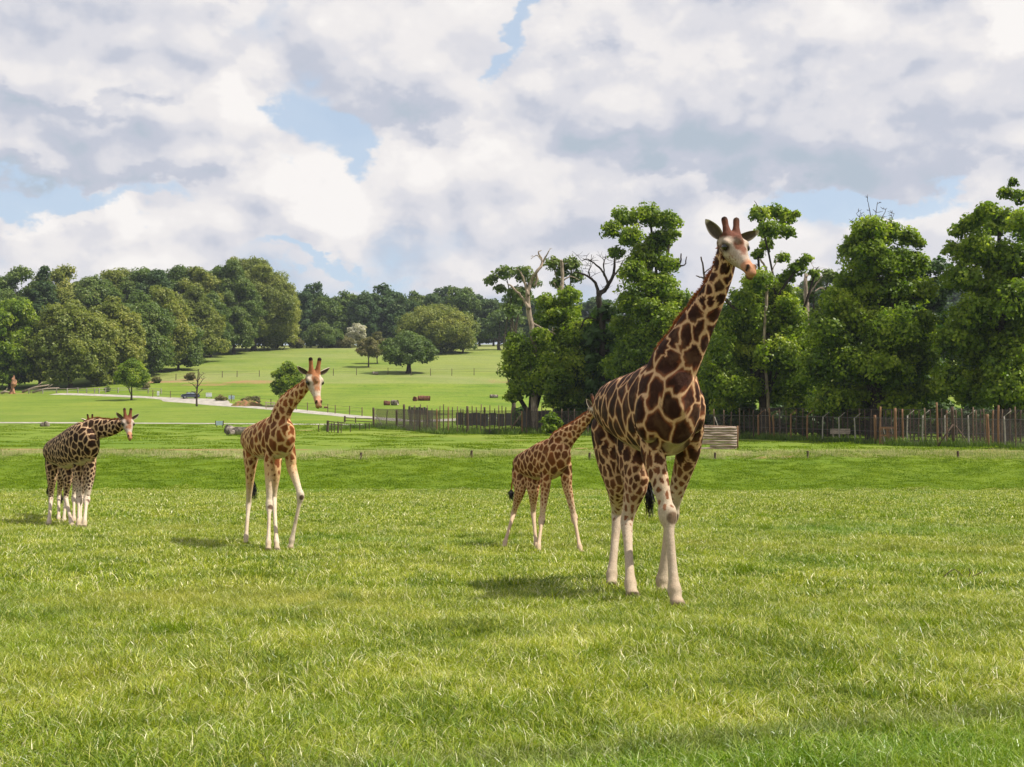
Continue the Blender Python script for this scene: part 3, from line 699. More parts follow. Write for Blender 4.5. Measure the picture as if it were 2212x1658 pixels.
snag('dead_tree', 'bleached forked dead tree with antler-like top, leftmost of the snags', 150, 1152,
    [[(1155, 930, 11), (1154, 800, 10), (1151, 722, 9), (1142, 670, 8), (1140, 636, 6.5), (1148, 608, 5.5), (1158, 588, 5), (1171, 572, 4), (1169, 558, 3), (1163, 546, 2), (1170, 541, 1)],
     [(1142, 668, 6), (1133, 650, 4.5), (1118, 632, 3.5), (1108, 622, 3), (1097, 614, 2)], [(1141, 640, 5), (1136, 620, 4), (1130, 600, 3), (1124, 588, 2)], [(1171, 572, 3), (1178, 556, 2.4), (1187, 541, 1.4)], [(1158, 592, 3), (1160, 604, 4), (1154, 618, 3)],
     [(1169, 560, 2), (1158, 552, 1.2), (1147, 560, .8)], [(1152, 700, 4), (1175, 712, 3), (1200, 722, 1.5)]], m_bark_pale, seed=5, twigs=1, twl=.8, thin=.74)
snag('dead_tree', 'dark dead tree with wide twiggy fork, right of the leafy tangle', 149, 1300,
    [[(1302, 930, 13), (1303, 815, 11), (1302, 760, 9), (1300, 695, 8), (1294, 641, 7), (1306, 628, 6), (1314, 616, 5), (1324, 598, 4), (1328, 570, 3), (1326, 552, 2)], [(1294, 641, 5), (1286, 612, 4), (1274, 600, 3), (1258, 592, 2.4), (1240, 588, 1.5)],
     [(1314, 616, 4), (1306, 594, 3), (1294, 578, 2.4), (1270, 561, 1.5), (1258, 564, 1)], [(1306, 594, 2), (1304, 572, 1.8), (1309, 556, 1)], [(1300, 692, 4), (1322, 691, 3), (1342, 689, 2.4), (1362, 698, 2), (1378, 712, 1)],
     [(1300, 695, 4), (1280, 688, 3), (1264, 690, 2.4), (1252, 714, 1)], [(1274, 600, 2), (1272, 585, 1.5), (1278, 575, .8)], [(1324, 598, 3), (1338, 580, 2), (1346, 562, 1)], [(1303, 760, 4), (1330, 755, 2.5), (1352, 770, 1.2)], [(1302, 800, 4), (1278, 790, 2), (1262, 776, 1)]], m_bark_dark, seed=6, twigs=5, twl=2.0, thin=.85)
snag('dead_tree', 'bleached straight snag rising out of the small round oak crown', 157, 1214,
    [[(1218, 930, 9), (1217, 800, 8), (1216, 690, 7), (1213, 640, 6), (1215, 600, 5), (1213, 570, 4.5), (1212, 562, 3)], [(1215, 640, 3), (1203, 622, 2), (1196, 610, 1.2)], [(1216, 690, 4), (1200, 680, 3), (1186, 668, 1.6)], [(1214, 610, 3), (1232, 598, 2), (1252, 606, 1)]], m_bark_pale, seed=7, thin=.75)
snag('dead_branch', 'bare antler-like branch jutting from the right side of the tall ragged oak', 143, 1458,
    [[(1430, 592, 4), (1458, 577, 3), (1470, 566, 2.2), (1471, 549, 1.3)], [(1462, 573, 2), (1479, 573, 1.5), (1483, 555, 1)]], m_bark_dark, cat='branch', seed=8)
snag('dead_branch', 'bare forked branch sticking out left of the largest giraffe\'s neck', 131, 1560,
    [[(1600, 680, 4), (1560, 640, 3.4), (1525, 604, 2.6), (1520, 584, 2.2), (1515, 556, 1.6)], [(1528, 606, 2), (1515, 600, 1.6), (1503, 596, 1.1)], [(1522, 590, 1.4), (1536, 578, 1.1), (1546, 574, .7)]], m_bark, cat='branch', seed=9)
snag('dead_tree', 'bleached stub with pale twigs in the notch left of the domed oak', 166, 1741,
    [[(1745, 930, 8), (1743, 700, 8), (1741, 640, 7), (1740, 610, 6), (1741, 592, 5)], [(1745, 640, 3), (1765, 612, 2.2), (1776, 598, 1.5)], [(1760, 630, 2), (1776, 622, 1.6), (1786, 634, 1)], [(1741, 600, 3), (1752, 588, 2), (1758, 578, 1)]], m_bark_pale, seed=10, twigs=2, twl=1.5, thin=.7)
snag('dead_branch', 'bare twigs standing out of the top of the domed oak', 119, 1880,
    [[(1885, 520, 3), (1884, 480, 2), (1880, 462, 1.4), (1874, 434, .8)], [(1886, 500, 2), (1892, 468, 1.3), (1896, 437, .7)], [(1890, 500, 2), (1905, 470, 1.2), (1915, 450, .7)], [(1872, 510, 2), (1862, 480, 1.3), (1850, 461, .7)], [(1866, 515, 2), (1852, 496, 1.2), (1838, 480, .7)], [(1910, 500, 2), (1925, 478, 1), (1932, 462, .6)]],
    m_bark, cat='branch', seed=11, twigs=3, twl=.9, thin=.7)
snag('bare_snag', 'pale bare trunk running up the middle of the stag-headed oak', 129.4, 1656,
    [[(1664, 940, 7, 3), (1660, 880, 6.5, 1), (1655, 800, 6, 1), (1651, 720, 5.5, 0), (1655, 660, 5.5, 0), (1657, 600, 5, 0), (1652, 575, 4, 0), (1640, 560, 3, 0)], [(1656, 610, 3, 0), (1668, 585, 2, 0), (1680, 560, 1.5, 0)]], m_bark_pale, cat='dead tree', seed=12, thin=.62)

# -- the wood on the left, on rising ground
GL = 'trees of the rounded wood on the left slope'
Lw = [(152, 655, 838, 168, 'olive', 'bushy yellow-green tree bulging out of the left wood, just left of the lone meadow tree', 24),
      (22, 640, 840, 110, 'near', 'fresh green tree at the left edge of the picture', 16),
      (85, 700, 838, 90, 'green', 'low dark tree between the left edge and the bulging yellow-green tree', 14),
      (238, 655, 826, 110, 'olive', 'yellowish tree behind the lone meadow tree', 18),
      (300, 640, 812, 120, 'green', 'rounded tree above the lone meadow tree, its crown leaning right', 18),
      (345, 628, 803, 110, 'olive', 'sunlit tree descending to the slope, third from the right of the left wood', 18),
      (385, 690, 800, 80, 'green', 'low skirt of foliage where the left wood meets the open slope', 12),
      (418, 622, 784, 100, 'olive', 'rounded tree near the right end of the left wood', 16),
      (455, 640, 772, 70, 'green', 'narrow shaded tree left of the largest round tree', 12),
      (548, 566, 757, 150, 'olive', 'largest round-headed tree closing the left wood, its right side sunlit', 34),
      (598, 625, 754, 74, 'olive', 'low right flank tree beside the largest round-headed tree', 14),
      (505, 570, 765, 90, 'green', 'dark tall tree pressed against the left of the largest round tree', 18)]
for i, (u, vt, vb, w_, mt, lb, n_) in enumerate(Lw):
    dome_tree('broadleaf_tree', lb, u, vt - 6, vb, w_ * (1.32 if w_ < 160 else 1.08), .60, LM[mt], 700 + i, lo=.0, n=n_ + 6, group=GL, cover=1.0, puffk=1.5)
Lb = [(5, 612, 100, 'green', 'at the far left on the skyline'), (62, 592, 110, 'green', 'second from the left on the skyline'), (108, 590, 70, 'far', 'dark pointed crown on the skyline above the yellow-green tree'), (150, 590, 120, 'olive', 'on the skyline straight above the bulging yellow-green tree'),
      (215, 592, 110, 'green', 'on the skyline left of the twiggy crown'), (262, 584, 120, 'olive', 'highest on the skyline left of centre of the wood'), (320, 590, 100, 'green', 'on the skyline over the dip'), (352, 592, 90, 'far', 'dark crown on the skyline over the dip'),
      (398, 572, 90, 'green', 'small round crown on the skyline'), (440, 585, 90, 'olive', 'on the skyline left of the highest crowns'), (482, 566, 90, 'green', 'among the highest crowns, left part'),
      (-60, 610, 120, 'green', 'just outside the left edge'), (-170, 600, 150, 'olive', 'outside the left edge, nearer'), (-300, 590, 170, 'green', 'outside the left edge, farther')]
for i, (u, vt, w_, mt, lb) in enumerate(Lb):
    dome_tree('broadleaf_tree', ('rear left-wood tree, ' + lb), u, vt - 8, 0, w_ * 1.35, .64, LM[mt], 740 + i, lo=.05, n=20, d=395 + (i * 13) % 22 + max(0, u) * .13, group=GL, cover=.9, puffk=1.2)
for i, (u, vt, vb, w_) in enumerate([(-70, 680, 842, 130), (-190, 670, 842, 150), (-320, 660, 842, 160)]):
    dome_tree('broadleaf_tree', 'front tree of the left wood outside the frame, number %s leftwards' % ['one', 'two', 'three'][i], u, vt, vb, w_, .7, LM['olive'], 770 + i, lo=.03, n=15, group=GL, cover=.9)

# -- the far tree line on the crest
GM = 'trees of the far line on the hill crest'
Mt = [(648, 622, 60, 'far'), (680, 614, 66, 'far'), (712, 640, 60, 'green'), (748, 626, 78, 'green'), (790, 622, 60, 'far'), (826, 620, 96, 'far'), (866, 640, 60, 'far'), (896, 626, 62, 'green'), (932, 628, 60, 'far'), (962, 622, 70, 'far'), (1000, 620, 70, 'green'), (1036, 634, 60, 'far'),
      (1066, 640, 60, 'far'), (1110, 636, 70, 'far'), (1160, 640, 80, 'far'), (1220, 640, 80, 'far'), (1290, 636, 90, 'far'), (1370, 640, 90, 'far'), (1450, 640, 90, 'far'), (1530, 636, 90, 'far'), (1610, 626, 90, 'far'), (1690, 610, 90, 'far'), (1765, 602, 90, 'far'), (1830, 598, 90, 'far'),
      (1900, 610, 90, 'far'), (1990, 600, 90, 'far'), (2080, 600, 90, 'far'), (2170, 600, 90, 'far'), (2260, 600, 90, 'far'), (610, 640, 60, 'far'), (560, 640, 70, 'far')]
MP = ['first right of the largest round tree', 'second right of the largest round tree', 'in the dip above the green thicket', 'feathery one above the blossom bush', 'between the feathery tree and the next tall crown', 'broad tall crown above the leaning hawthorn', 'low notch left of the very wide round tree', 'over the left end of the very wide round tree',
      'over the middle of the very wide round tree', 'over the top of the very wide round tree', 'over the right end of the very wide round tree', 'just left of the lone crest oak', 'just behind the lone crest oak', 'behind the flat-topped oak', 'behind the bleached forked snag', 'behind the bleached straight snag', 'behind the dark twiggy snag',
      'behind the left of the tall ragged oak', 'behind the right of the tall ragged oak', 'behind the bare forked branch', 'behind the neck of the largest giraffe', 'behind the stag-headed oak', 'in the notch with the pale stub', 'in the notch beside the domed oak', 'behind the left of the domed oak', 'behind the evergreen', 'behind the left of the towering oak', 'behind the middle of the towering oak',
      'outside the right edge', 'hidden behind the flank tree', 'hidden behind the largest round tree']
pm = {}
for mt in ('far', 'green'):
    pm[mt] = [(crown('far_crown', dome_blobs(20, 25, 0.0, 15, 800 + i), .85, LM[mt], 820 + i, .85), limbs('far_trunk', (0, 0), 25, dome_blobs(20, 25, 1.0, 15, 800 + i), .6, m_bark, 830 + i, .35, 4)) for i in range(4)]
for i, (u, vt, w_, mt) in enumerate(Mt):
    d = 552 + (i * 17) % 34; b = P(u, 748, d); z0 = h(b.x, d); ht = (P(u, vt, d).z - z0) * 1.02; wd = w_ * d / F * 1.45
    r_ = empty('woodland_tree', (b.x, d, z0), ('dark' if mt == 'far' else 'paler') + ' crest-line tree, ' + MP[i], 'tree', GM, rz=random.uniform(0, 6.28))
    r_.scale = (wd / 20, wd / 20, ht / 25)
    cm, tm = pm[mt][i % 4]; put('crown', cm, r_); put('trunk', tm, r_)

for i, u in enumerate(np.arange(520, 2350, 62)):
    d = 605 + (i * 11) % 20; b = P(float(u), 748, d); z0 = h(b.x, d)
    r_ = empty('woodland_tree', (b.x, d, z0), 'low shaded tree glimpsed under and between the crest-line trees', 'tree', 'low shaded trees under the crest line', rz=random.uniform(0, 6.28))
    r_.scale = (.85, .85, .42 + .1 * (i % 3)); cm, tm = pm['far'][(i + 1) % 4]; put('crown', cm, r_)
# -- field trees and bushes
dome_tree('field_tree', 'very wide low round tree on the slope below the far tree line', 948, 660, 764, 165, .6, LM['olive'], 901, lo=.02, n=26, cover=1.0)
dome_tree('field_tree', 'upper right shoulder tree beside the very wide round tree', 1000, 690, 762, 70, .7, LM['green'], 902, lo=.02, n=12)
dome_tree('field_tree', 'upper left tree leaning on the very wide round tree', 890, 672, 762, 80, .7, LM['green'], 903, lo=.05, n=12)
dome_tree('field_tree', 'dark spreading oak on the slope casting a long shadow', 882, 719, 807, 116, .52, LM['green'], 904, lo=.20, n=22, r0=1.0, bark=m_bark_dark)
dome_tree('hawthorn_tree', 'small brownish hawthorn left of the spreading oak, trunk leaning', 796, 728, 794, 56, .48, LM['brown'], 905, lo=.32, n=10, r0=.35)
dome_tree('hawthorn_tree', 'brown hawthorn standing behind the leaning one', 815, 718, 786, 46, .5, LM['brown'], 906, lo=.2, n=9)
dome_tree('blossom_bush', 'hawthorn covered in pale blossom in front of the far tree line', 772, 696, 751, 50, .5, LM['blossom'], 907, lo=.05, n=10, cat='bush')
dome_tree('green_bush', 'round green thicket left of the pale blossom bush', 695, 700, 752, 92, .55, LM['green'], 908, lo=.0, n=14, cat='bush')
dome_tree('brown_bush', 'low brownish bush at the right foot of the left wood', 640, 732, 753, 40, .5, LM['brown'], 909, lo=.0, n=6, cat='bush')
dome_tree('brown_bush', 'low bush with a few pale flowers under the green thicket', 735, 732, 752, 60, .5, LM['brown'], 910, lo=.0, n=7, cat='bush')
dome_tree('meadow_tree', 'lone light green meadow tree with short dark trunk in front of the left wood', 284, 778, 865, 76, .34, LM['near'], 911, lo=.28, n=15, r0=.30, cover=.75, loose=.3)
dome_tree('brown_bush', 'low brown bush right of the lone meadow tree', 312, 826, 842, 30, .4, LM['brown'], 912, lo=.0, n=5, cat='bush')
dome_tree('brown_bush', 'tiny bush left of the lone meadow tree', 232, 836, 847, 16, .35, LM['green'], 913, lo=.0, n=4, cat='bush')
dome_tree('meadow_tree', 'dense dark green tree behind the head of the pale-legged giraffe', 620, 781, 878, 72, .34, LM['near'], 914, lo=.12, n=18, r0=.25, cover=1.1)
dome_tree('brown_bush', 'grey brown bush at the edge of the slope, left of the bare sapling', 338, 815, 828, 22, .4, LM['brown'], 915, lo=.0, n=5, cat='bush')
dome_tree('brown_bush', 'dark scrub just behind the bare sapling', 412, 806, 822, 26, .4, LM['brown'], 916, lo=.0, n=5, cat='bush')
dome_tree('green_bush', 'leafy bush growing through the wire fence near the calf\'s neck', 1190, 893, 942, 46, .30, LM['near'], 917, lo=.0, n=9, cat='bush')
q = hit(425, 878)
snag('bare_sapling', 'bare leafless sapling in the meadow in front of the parked car', q.y, 425,
     [[(425, 880, 2.4), (425, 850, 2.0), (427, 825, 1.5), (428, 805, .8), (429, 798, .5)], [(426, 842, 1), (418, 832, .7), (411, 828, .4)], [(426, 838, 1), (434, 826, .7), (441, 818, .4)], [(427, 826, .9), (421, 815, .6), (417, 808, .3)], [(427, 824, .9), (435, 812, .6), (440, 808, .3)], [(425, 855, .9), (434, 846, .6), (440, 842, .3)], [(425, 852, .9), (416, 846, .5)]],
     m_bark, cat='sapling', seed=21, twigs=4, twl=.9)

# -- undergrowth in the shade of the wood, behind the wire
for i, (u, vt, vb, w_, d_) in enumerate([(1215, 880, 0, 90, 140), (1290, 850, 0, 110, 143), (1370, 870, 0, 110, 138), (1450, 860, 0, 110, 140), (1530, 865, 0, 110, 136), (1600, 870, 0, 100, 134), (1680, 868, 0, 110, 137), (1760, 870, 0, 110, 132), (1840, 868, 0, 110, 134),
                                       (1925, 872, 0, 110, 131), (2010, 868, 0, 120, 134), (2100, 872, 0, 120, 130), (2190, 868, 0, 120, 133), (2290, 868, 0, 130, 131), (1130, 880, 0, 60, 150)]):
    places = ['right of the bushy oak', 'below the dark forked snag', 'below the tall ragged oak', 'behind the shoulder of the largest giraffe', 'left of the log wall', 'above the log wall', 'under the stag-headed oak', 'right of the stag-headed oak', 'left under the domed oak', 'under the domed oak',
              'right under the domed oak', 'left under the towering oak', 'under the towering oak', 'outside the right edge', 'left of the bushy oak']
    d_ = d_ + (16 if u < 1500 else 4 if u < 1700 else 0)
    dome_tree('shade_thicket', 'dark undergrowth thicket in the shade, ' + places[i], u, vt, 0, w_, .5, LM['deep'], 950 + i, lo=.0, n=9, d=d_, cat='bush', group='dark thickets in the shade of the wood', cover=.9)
# ------------------------------------------------------------------ fences, posts, walls
m_post_o = mat_basic('larch_post', (.215, .118, .062), 0.85, 0.3, 3, 0.3, 0.15, stretch=(4, 4, .6))
m_post_g = mat_basic('grey_post', (.16, .108, .074), 0.9, 0.35, 3, 0.3, 0.1, stretch=(4, 4, .6))
m_post_d = mat_basic('dark_post', (.095, .065, .046), 0.9, 0.35, 3, 0.3, 0.1, stretch=(4, 4, .6))
m_post_c = mat_basic('concrete_post', (.30, .27, .22), 0.9, 0.2, 5, 0.2, 0.1)
m_panel = mat_basic('dark_panel', (.050, .048, .050), .8, .3, 1.5)
m_wire = mat_basic('old_wire', (.075, .060, .050), 0.6, 0.2, 5, metal=0.3)
m_wire2 = mat_basic('galvanised_wire', (.16, .15, .14), 0.5, 0.2, 5, metal=0.6)

def post_mesh(name, hgt, r, mat, arm=None, lean=0.0, seed=0):
    rr = random.Random(seed); V = []; Fc = []
    p = [(0, 0, -.35), (rr.uniform(-.02, .02), 0, hgt * .5), (lean, rr.uniform(-.03, .03), hgt)]
    A = catmull(p, 3); tube([tuple(a) for a in A], [r * (1.08 - .18 * i / len(A)) for i in range(len(A))], 8, V, Fc, wob=.05)
    if arm:
        e = Vector((lean, 0, hgt - .02)); tube([e, e + Vector((arm, -.1, abs(arm) * .85))], [r * .45, r * .38], 6, V, Fc)
    return mesh_from(name, V, Fc, mat, True)

FB = [(700, 931), (807, 925.5), (873, 930), (944, 938), (1060, 938.5), (1137, 939), (1300, 942), (1500, 946), (1664, 950), (1780, 956), (1935, 963), (2060, 967), (2200, 972), (2400, 981), (2560, 990)]
def fence_pt(u, back=0.0):
    v = float(np.interp(u, [a for a, b in FB], [b for a, b in FB])); q = hit(u, v)
    if back: y = q.y + back; x = q.x * y / q.y; q = Vector((x, y, h(x, y)))
    return q
def net(name, us, hgt, parent, O, back=0.0, cell=.10, wd=.010, z0=0.02, mat=None):
    """diamond wire netting hung between the posts: crossing thin strips of real wire"""
    V = []; n = 0
    pts = [fence_pt(u, back) for u in us]; acc = [0.0]
    for a, b in zip(pts[:-1], pts[1:]): acc.append(acc[-1] + (b - a).length)
    Lt = acc[-1]
    def at(s, z):
        x = np.interp(s, acc, [p.x for p in pts]); y = np.interp(s, acc, [p.y for p in pts]); g = np.interp(s, acc, [p.z for p in pts])
        return (x - O.x, y - O.y, g + z - O.z)
    for k in np.arange(0, Lt, cell * 1.6):
        for s_ in (1, -1):
            e = k + s_ * hgt * .55
            if not (0 <= e <= Lt): continue
            a = at(k, z0); b = at(e, hgt); w2 = wd
            m_ = at((k + e) / 2, (z0 + hgt) / 2)
            for p, q in ((a, m_), (m_, b)): V += [p, (p[0] + w2, p[1], p[2]), (q[0] + w2, q[1], q[2]), q]; n += 1
    for zz in (z0, hgt * .5, hgt):
        st = np.linspace(0, Lt, 60)
        for a_, b_ in zip(st[:-1], st[1:]):
            p = at(a_, zz); q = at(b_, zz); V += [p, q, (q[0], q[1], q[2] + wd * 1.6), (p[0], p[1], p[2] + wd * 1.6)]; n += 1
    o = put('netting', quads_mesh('netting', V, n, 4, mat or m_wire), parent); o['kind'] = 'stuff'
    return o
def fence_thing(name, label, us, posts, hgt, net_h=None, back=0.0, rails=(), seed=0, cell=.10, wd=.018):
    O = fence_pt((us[0] + us[-1]) / 2, back); root = empty(name, O, label, 'fence')
    for i, (u, vt, kind) in enumerate(posts):
        q = fence_pt(u, back); hh = P(u, vt, q.y).z - q.z
        mt = {'o': m_post_o, 'g': m_post_g, 'd': m_post_d, 'c': m_post_c, 'oc': m_post_o, 'D': m_post_d, 'O': m_post_o}[kind]
        r = {'o': .085, 'g': .06, 'd': .065, 'c': .065, 'oc': .095, 'D': .15, 'O': .13}[kind]
        o = put('post', post_mesh('post', hh, r, mt, arm=(.55 if kind in ('c', 'oc') else None), lean=random.Random(i + seed).uniform(-.08, .10), seed=i + seed), root, q - O)
    if net_h: net('netting', us, net_h, root, O, back, cell, wd)
    for (z, r) in rails:
        V = []; Fc = []; pts = [fence_pt(u, back) - O + Vector((0, 0, z)) for u in us]; tube(pts, [r] * len(pts), 5, V, Fc)
        put('rail', mesh_from('rail', V, Fc, m_wire2, True), root)
    return root
F1 = [(807, 881, 'D'), (835, 886, 'd'), (857, 886, 'D'), (873, 874, 'D'), (895, 876, 'g'), (907, 874, 'd'), (923, 876, 'g'), (944, 884, 'o'), (958, 874, 'd'), (968, 879, 'o'), (988, 878, 'g'), (1000, 884, 'd'), (1010, 878, 'D'), (1030, 880, 'd'), (1038, 874, 'g'),
      (1048, 880, 'd'), (1058, 876, 'g'), (1078, 876, 'g'), (1092, 880, 'd'), (1104, 880, 'g'), (1128, 889, 'o'), (1137, 880, 'g'), (1160, 882, 'g'), (1178, 884, 'd'), (1214, 884, 'g'), (1240, 884, 'd'), (1270, 883, 'g')]
fence_thing('enclosure_fence', 'tall wire enclosure fence with mixed wooden posts, left part behind the calf', [807, 857, 895, 944, 1010, 1078, 1137, 1200, 1270], F1, 2.9, 2.7, seed=1)
F1b = [(u, 877 + (i % 3) * 3, k) for i, (u, k) in enumerate([(885, 'd'), (915, 'g'), (934, 'd'), (950, 'g'), (977, 'd'), (995, 'd'), (1020, 'g'), (1045, 'd'), (1068, 'd'), (1085, 'g'), (1112, 'd'), (1146, 'd'), (1170, 'g'), (1196, 'd'), (1228, 'g')])]
fence_thing('enclosure_fence', 'second row of thin posts with netting just behind the left wire fence', [880, 950, 1020, 1085, 1150, 1230], F1b, 2.9, 2.6, back=7, seed=30)
F2 = [(1543, 884, 'g'), (1564, 886, 'g'), (1579, 890, 'g'), (1598, 882, 'g'), (1628, 886, 'd'), (1638.5, 897, 'oc'), (1664, 882, 'o'), (1672, 898, 'oc'), (1708.5, 895, 'oc'), (1744, 897, 'oc'), (1777, 901, 'c'), (1813.5, 902, 'c'), (1848, 904, 'c'), (1891.7, 897, 'O'), (1901.7, 879, 'o'),
      (1935, 882, 'O'), (1951, 884, 'o'), (1960, 898, 'c'), (1993, 898, 'c'), (2000, 882, 'g'), (2026, 870, 'o'), (2042, 898, 'c'), (2060, 879, 'D'), (2093, 898, 'c'), (2103, 880, 'g'), (2135, 895, 'O'), (2157, 876, 'o'), (2172, 900, 'c'), (2195, 879, 'g'), (2225, 880, 'o'), (2260, 882, 'g'), (2300, 884, 'o'), (2350, 886, 'g')]
fence_thing('enclosure_fence', 'tall wire enclosure fence with cranked posts, running right of the log wall', [1520, 1598, 1664, 1744, 1848, 1935, 2026, 2103, 2195, 2300, 2400], F2, 2.4, 2.35, seed=60, rails=((2.38, .018), (1.2, .012)), wd=.014)
F2b = [(u, 883 + (i % 3) * 2, k) for i, (u, k) in enumerate([(1620, 'd'), (1655, 'g'), (1699, 'g'), (1734, 'g'), (1766, 'd'), (1800, 'g'), (1832, 'g'), (1870, 'd'), (1915, 'd'), (1975, 'd'), (2012, 'd'), (2046, 'o'), (2080, 'g'), (2118, 'd'), (2145, 'o'), (2182, 'd'), (2215, 'g'), (1608, 'g'), (1646, 'g'), (1685, 'd'), (1720, 'g'), (1757, 'g'), (1788, 'g'), (1822, 'd'), (1858, 'g'), (1882, 'g'), (1926, 'g'), (1943, 'd'), (1967, 'g'), (1985, 'g'), (2035, 'g'), (2068, 'g'), (2110, 'g'), (2128, 'g'), (2165, 'g'), (2205, 'd')])]
fence_thing('enclosure_fence', 'inner row of taller thin posts behind the cranked-post fence', [1600, 1700, 1800, 1900, 2000, 2100, 2200, 2300], F2b, 2.9, 3.1, back=5, seed=90, rails=((3.1, .016),), wd=.014)
# rows of flat dark panels behind the left fence
for u0, u1, vt, vb, dd, lb in [(985, 1125, 893, 917, 172, 'long row of dark panels behind the left wire fence'), (882, 925, 880, 892, 178, 'short row of dark panels behind the left end of the wire fence'), (1130, 1290, 888, 925, 160, 'row of dark panels behind the wire fence under the bushy oak')]:
    a = P(u0, vb, dd); b_ = P(u1, vb, dd + 3); z0 = h(a.x, dd); t_ = P(u0, vt, dd); n_ = 8; root = empty('dark_panels', (a.x, dd, z0), lb, 'screen')
    for i in range(n_):
        x0 = (b_.x - a.x) * i / n_; x1 = (b_.x - a.x) * (i + .97) / n_; V = []; Fc = []; zb = max(0, a.z - z0); zt = t_.z - z0
        box(V, Fc, ((x0 + x1) / 2, 3 * i / n_, (zt + zb) / 2 - .1 * (i % 2)), (x1 - x0, .05, zt - zb + .2)); put('panel', mesh_from('panel', V, Fc, m_panel), root)
# braces of the corner posts
def brace(label, u, dx, top, r=.06, mat=None, dy=0):
    q = fence_pt(u); V = []; Fc = []; tube([(0, 0, top), (dx * .5, dy * .5 - .1, top * .5), (dx, dy - .15, -.1)], [r, r, r], 6, V, Fc)
    tag(put('brace_pole', mesh_from('brace_pole', V, Fc, mat or m_post_g, True), None, q + Vector((0, -.25, 0))), label, 'pole')
brace('slanting brace pole leaning on the first thick post of the left fence', 812, 1.2, 1.9, .07, m_post_c)
brace('slanting dark pole propped in the left fence below the spreading oaks', 1125, -1.6, 2.2, .08, m_post_d)
brace('slanting pole crossing the right fence near its cross-braced post', 2058, -1.5, 1.9, .08, m_post_d)
brace('pale slanting pole right of the cross-braced post', 2063, 1.2, 1.8, .05)
brace('pale broken rail leaning above the log wall', 1543, .75, 2.2, .05, m_post_c)
# low pens left of the left fence
O = hit(740, 931); root = empty('low_fence', O, 'low dark picket pen left of the tall wire fence', 'fence')
for i, (u, vt, vb, r) in enumerate([(688, 919, 933, .08), (708, 909, 934, .16), (730, 911, 936, .09), (745, 899, 912, .16), (757, 916, 934, .05), (768, 902, 914, .09), (777, 914, 931, .06), (790, 915, 930, .05), (798, 914, 929, .05), (716, 914, 934, .05), (722, 913, 935, .05), (737, 914, 936, .05)]):
    q = hit(u, vb); hh = P(u, vt, q.y).z - q.z; put('post', post_mesh('post', hh, r, m_post_d, seed=i), root, q - O)
for a, b in (((745, 903), (807, 905)), ((745, 909), (806, 912))):
    q0 = hit(a[0], 913); q1 = hit(b[0], 928); V = []; Fc = []; tube([P(a[0], a[1], q0.y) - O, P(b[0], b[1], q1.y) - O], [.06, .06], 5, V, Fc); put('rail', mesh_from('rail', V, Fc, m_post_d), root)
for a, b in (((708, 911), (745, 914)), ((708, 916), (742, 919))):
    q0 = hit(a[0], 934); q1 = hit(b[0], 935); V = []; Fc = []; tube([P(a[0], a[1], q0.y) - O, P(b[0], b[1], q1.y) - O], [.05, .05], 5, V, Fc); put('rail', mesh_from('rail', V, Fc, m_post_d), root)
# short marker posts in the weeds
for u, vt, vb, lb in [(780, 987, 1001, 'short post in the weeds right of the pale-legged giraffe'), (1019, 989, 1001, 'short post in the weeds left of the calf'), (1274, 988, 1001, 'short post in the weeds between calf and largest giraffe'), (1545, 988, 1004, 'short post in the weeds below the log wall'),
                      (1745, 986, 1006, 'short post in the weeds right of the log wall'), (2070, 978, 1007, 'tallest short dark post, near the right end of the weeds'), (2390, 980, 1007, 'short post outside the right edge')]:
    d = 86.0; b = P(u, vb, d); z0 = h(b.x, d); top = P(u, vt, d).z
    tag(put('marker_post', post_mesh('marker_post', max(.5, top - z0), .085, m_post_d, seed=int(u)), None, (b.x, d, z0)), lb, 'post', 'short posts along the weedy strip')
# log wall: horizontal split logs between two posts
m_logw = mat_basic('split_log', (.36, .29, .24), 0.9, 0.45, 2.2, 0.5, 0.1, stretch=(.5, 4, 4), col2=(.19, .13, .09))
qa = hit(1446, 970); qb = hit(1592, 970.5); yw = 98.0
A0 = P(1446, 970, yw); B0 = P(1592, 970, yw); O = Vector((A0.x, yw, h(A0.x, yw))); Lw_ = B0.x - A0.x
root = empty('log_wall', O, 'low wall of stacked pale split logs by the fence, right of the largest giraffe', 'wall')
nl = 9; HT = P(1592, 923, yw).z - h(B0.x, yw); z = -.05
rr = random.Random(4)
for i in range(nl):
    hh = (HT + .05) / nl; V = []; Fc = []
    x1 = Lw_ - rr.uniform(.0, .04); x0 = rr.uniform(-.05, .05)
    A = [(x0 + (x1 - x0) * k / 10, rr.uniform(-.03, .03), z + hh / 2 + rr.uniform(-.012, .012)) for k in range(11)]
    if i == 1: A = A[6:]
    tube(A, [hh * .53 * rr.uniform(.85, 1.08) for _ in A], 8, V, Fc, wob=.06)
    put('log', mesh_from('log', V, Fc, m_logw, True), root); z += hh
for x in (Lw_ + .06, Lw_ * .62 , -.05):
    V = []; Fc = []; tube([(x, -.12 if x != Lw_ + .06 else 0, -.3), (x, -.12 if x != Lw_ + .06 else 0, HT * (1.05 if x > Lw_ else .9))], [.07, .065], 8, V, Fc)
    if x > Lw_ or x < 0: put('post', mesh_from('post', V, Fc, m_post_o, True), root)
V = []; Fc = []; tube([(0, .35, HT + .10), (Lw_ * .5, .35, HT + .05), (Lw_, .35, HT - .05)], [.13, .14, .12], 8, V, Fc, wob=.1); put('log', mesh_from('log', V, Fc, m_post_g, True), root)
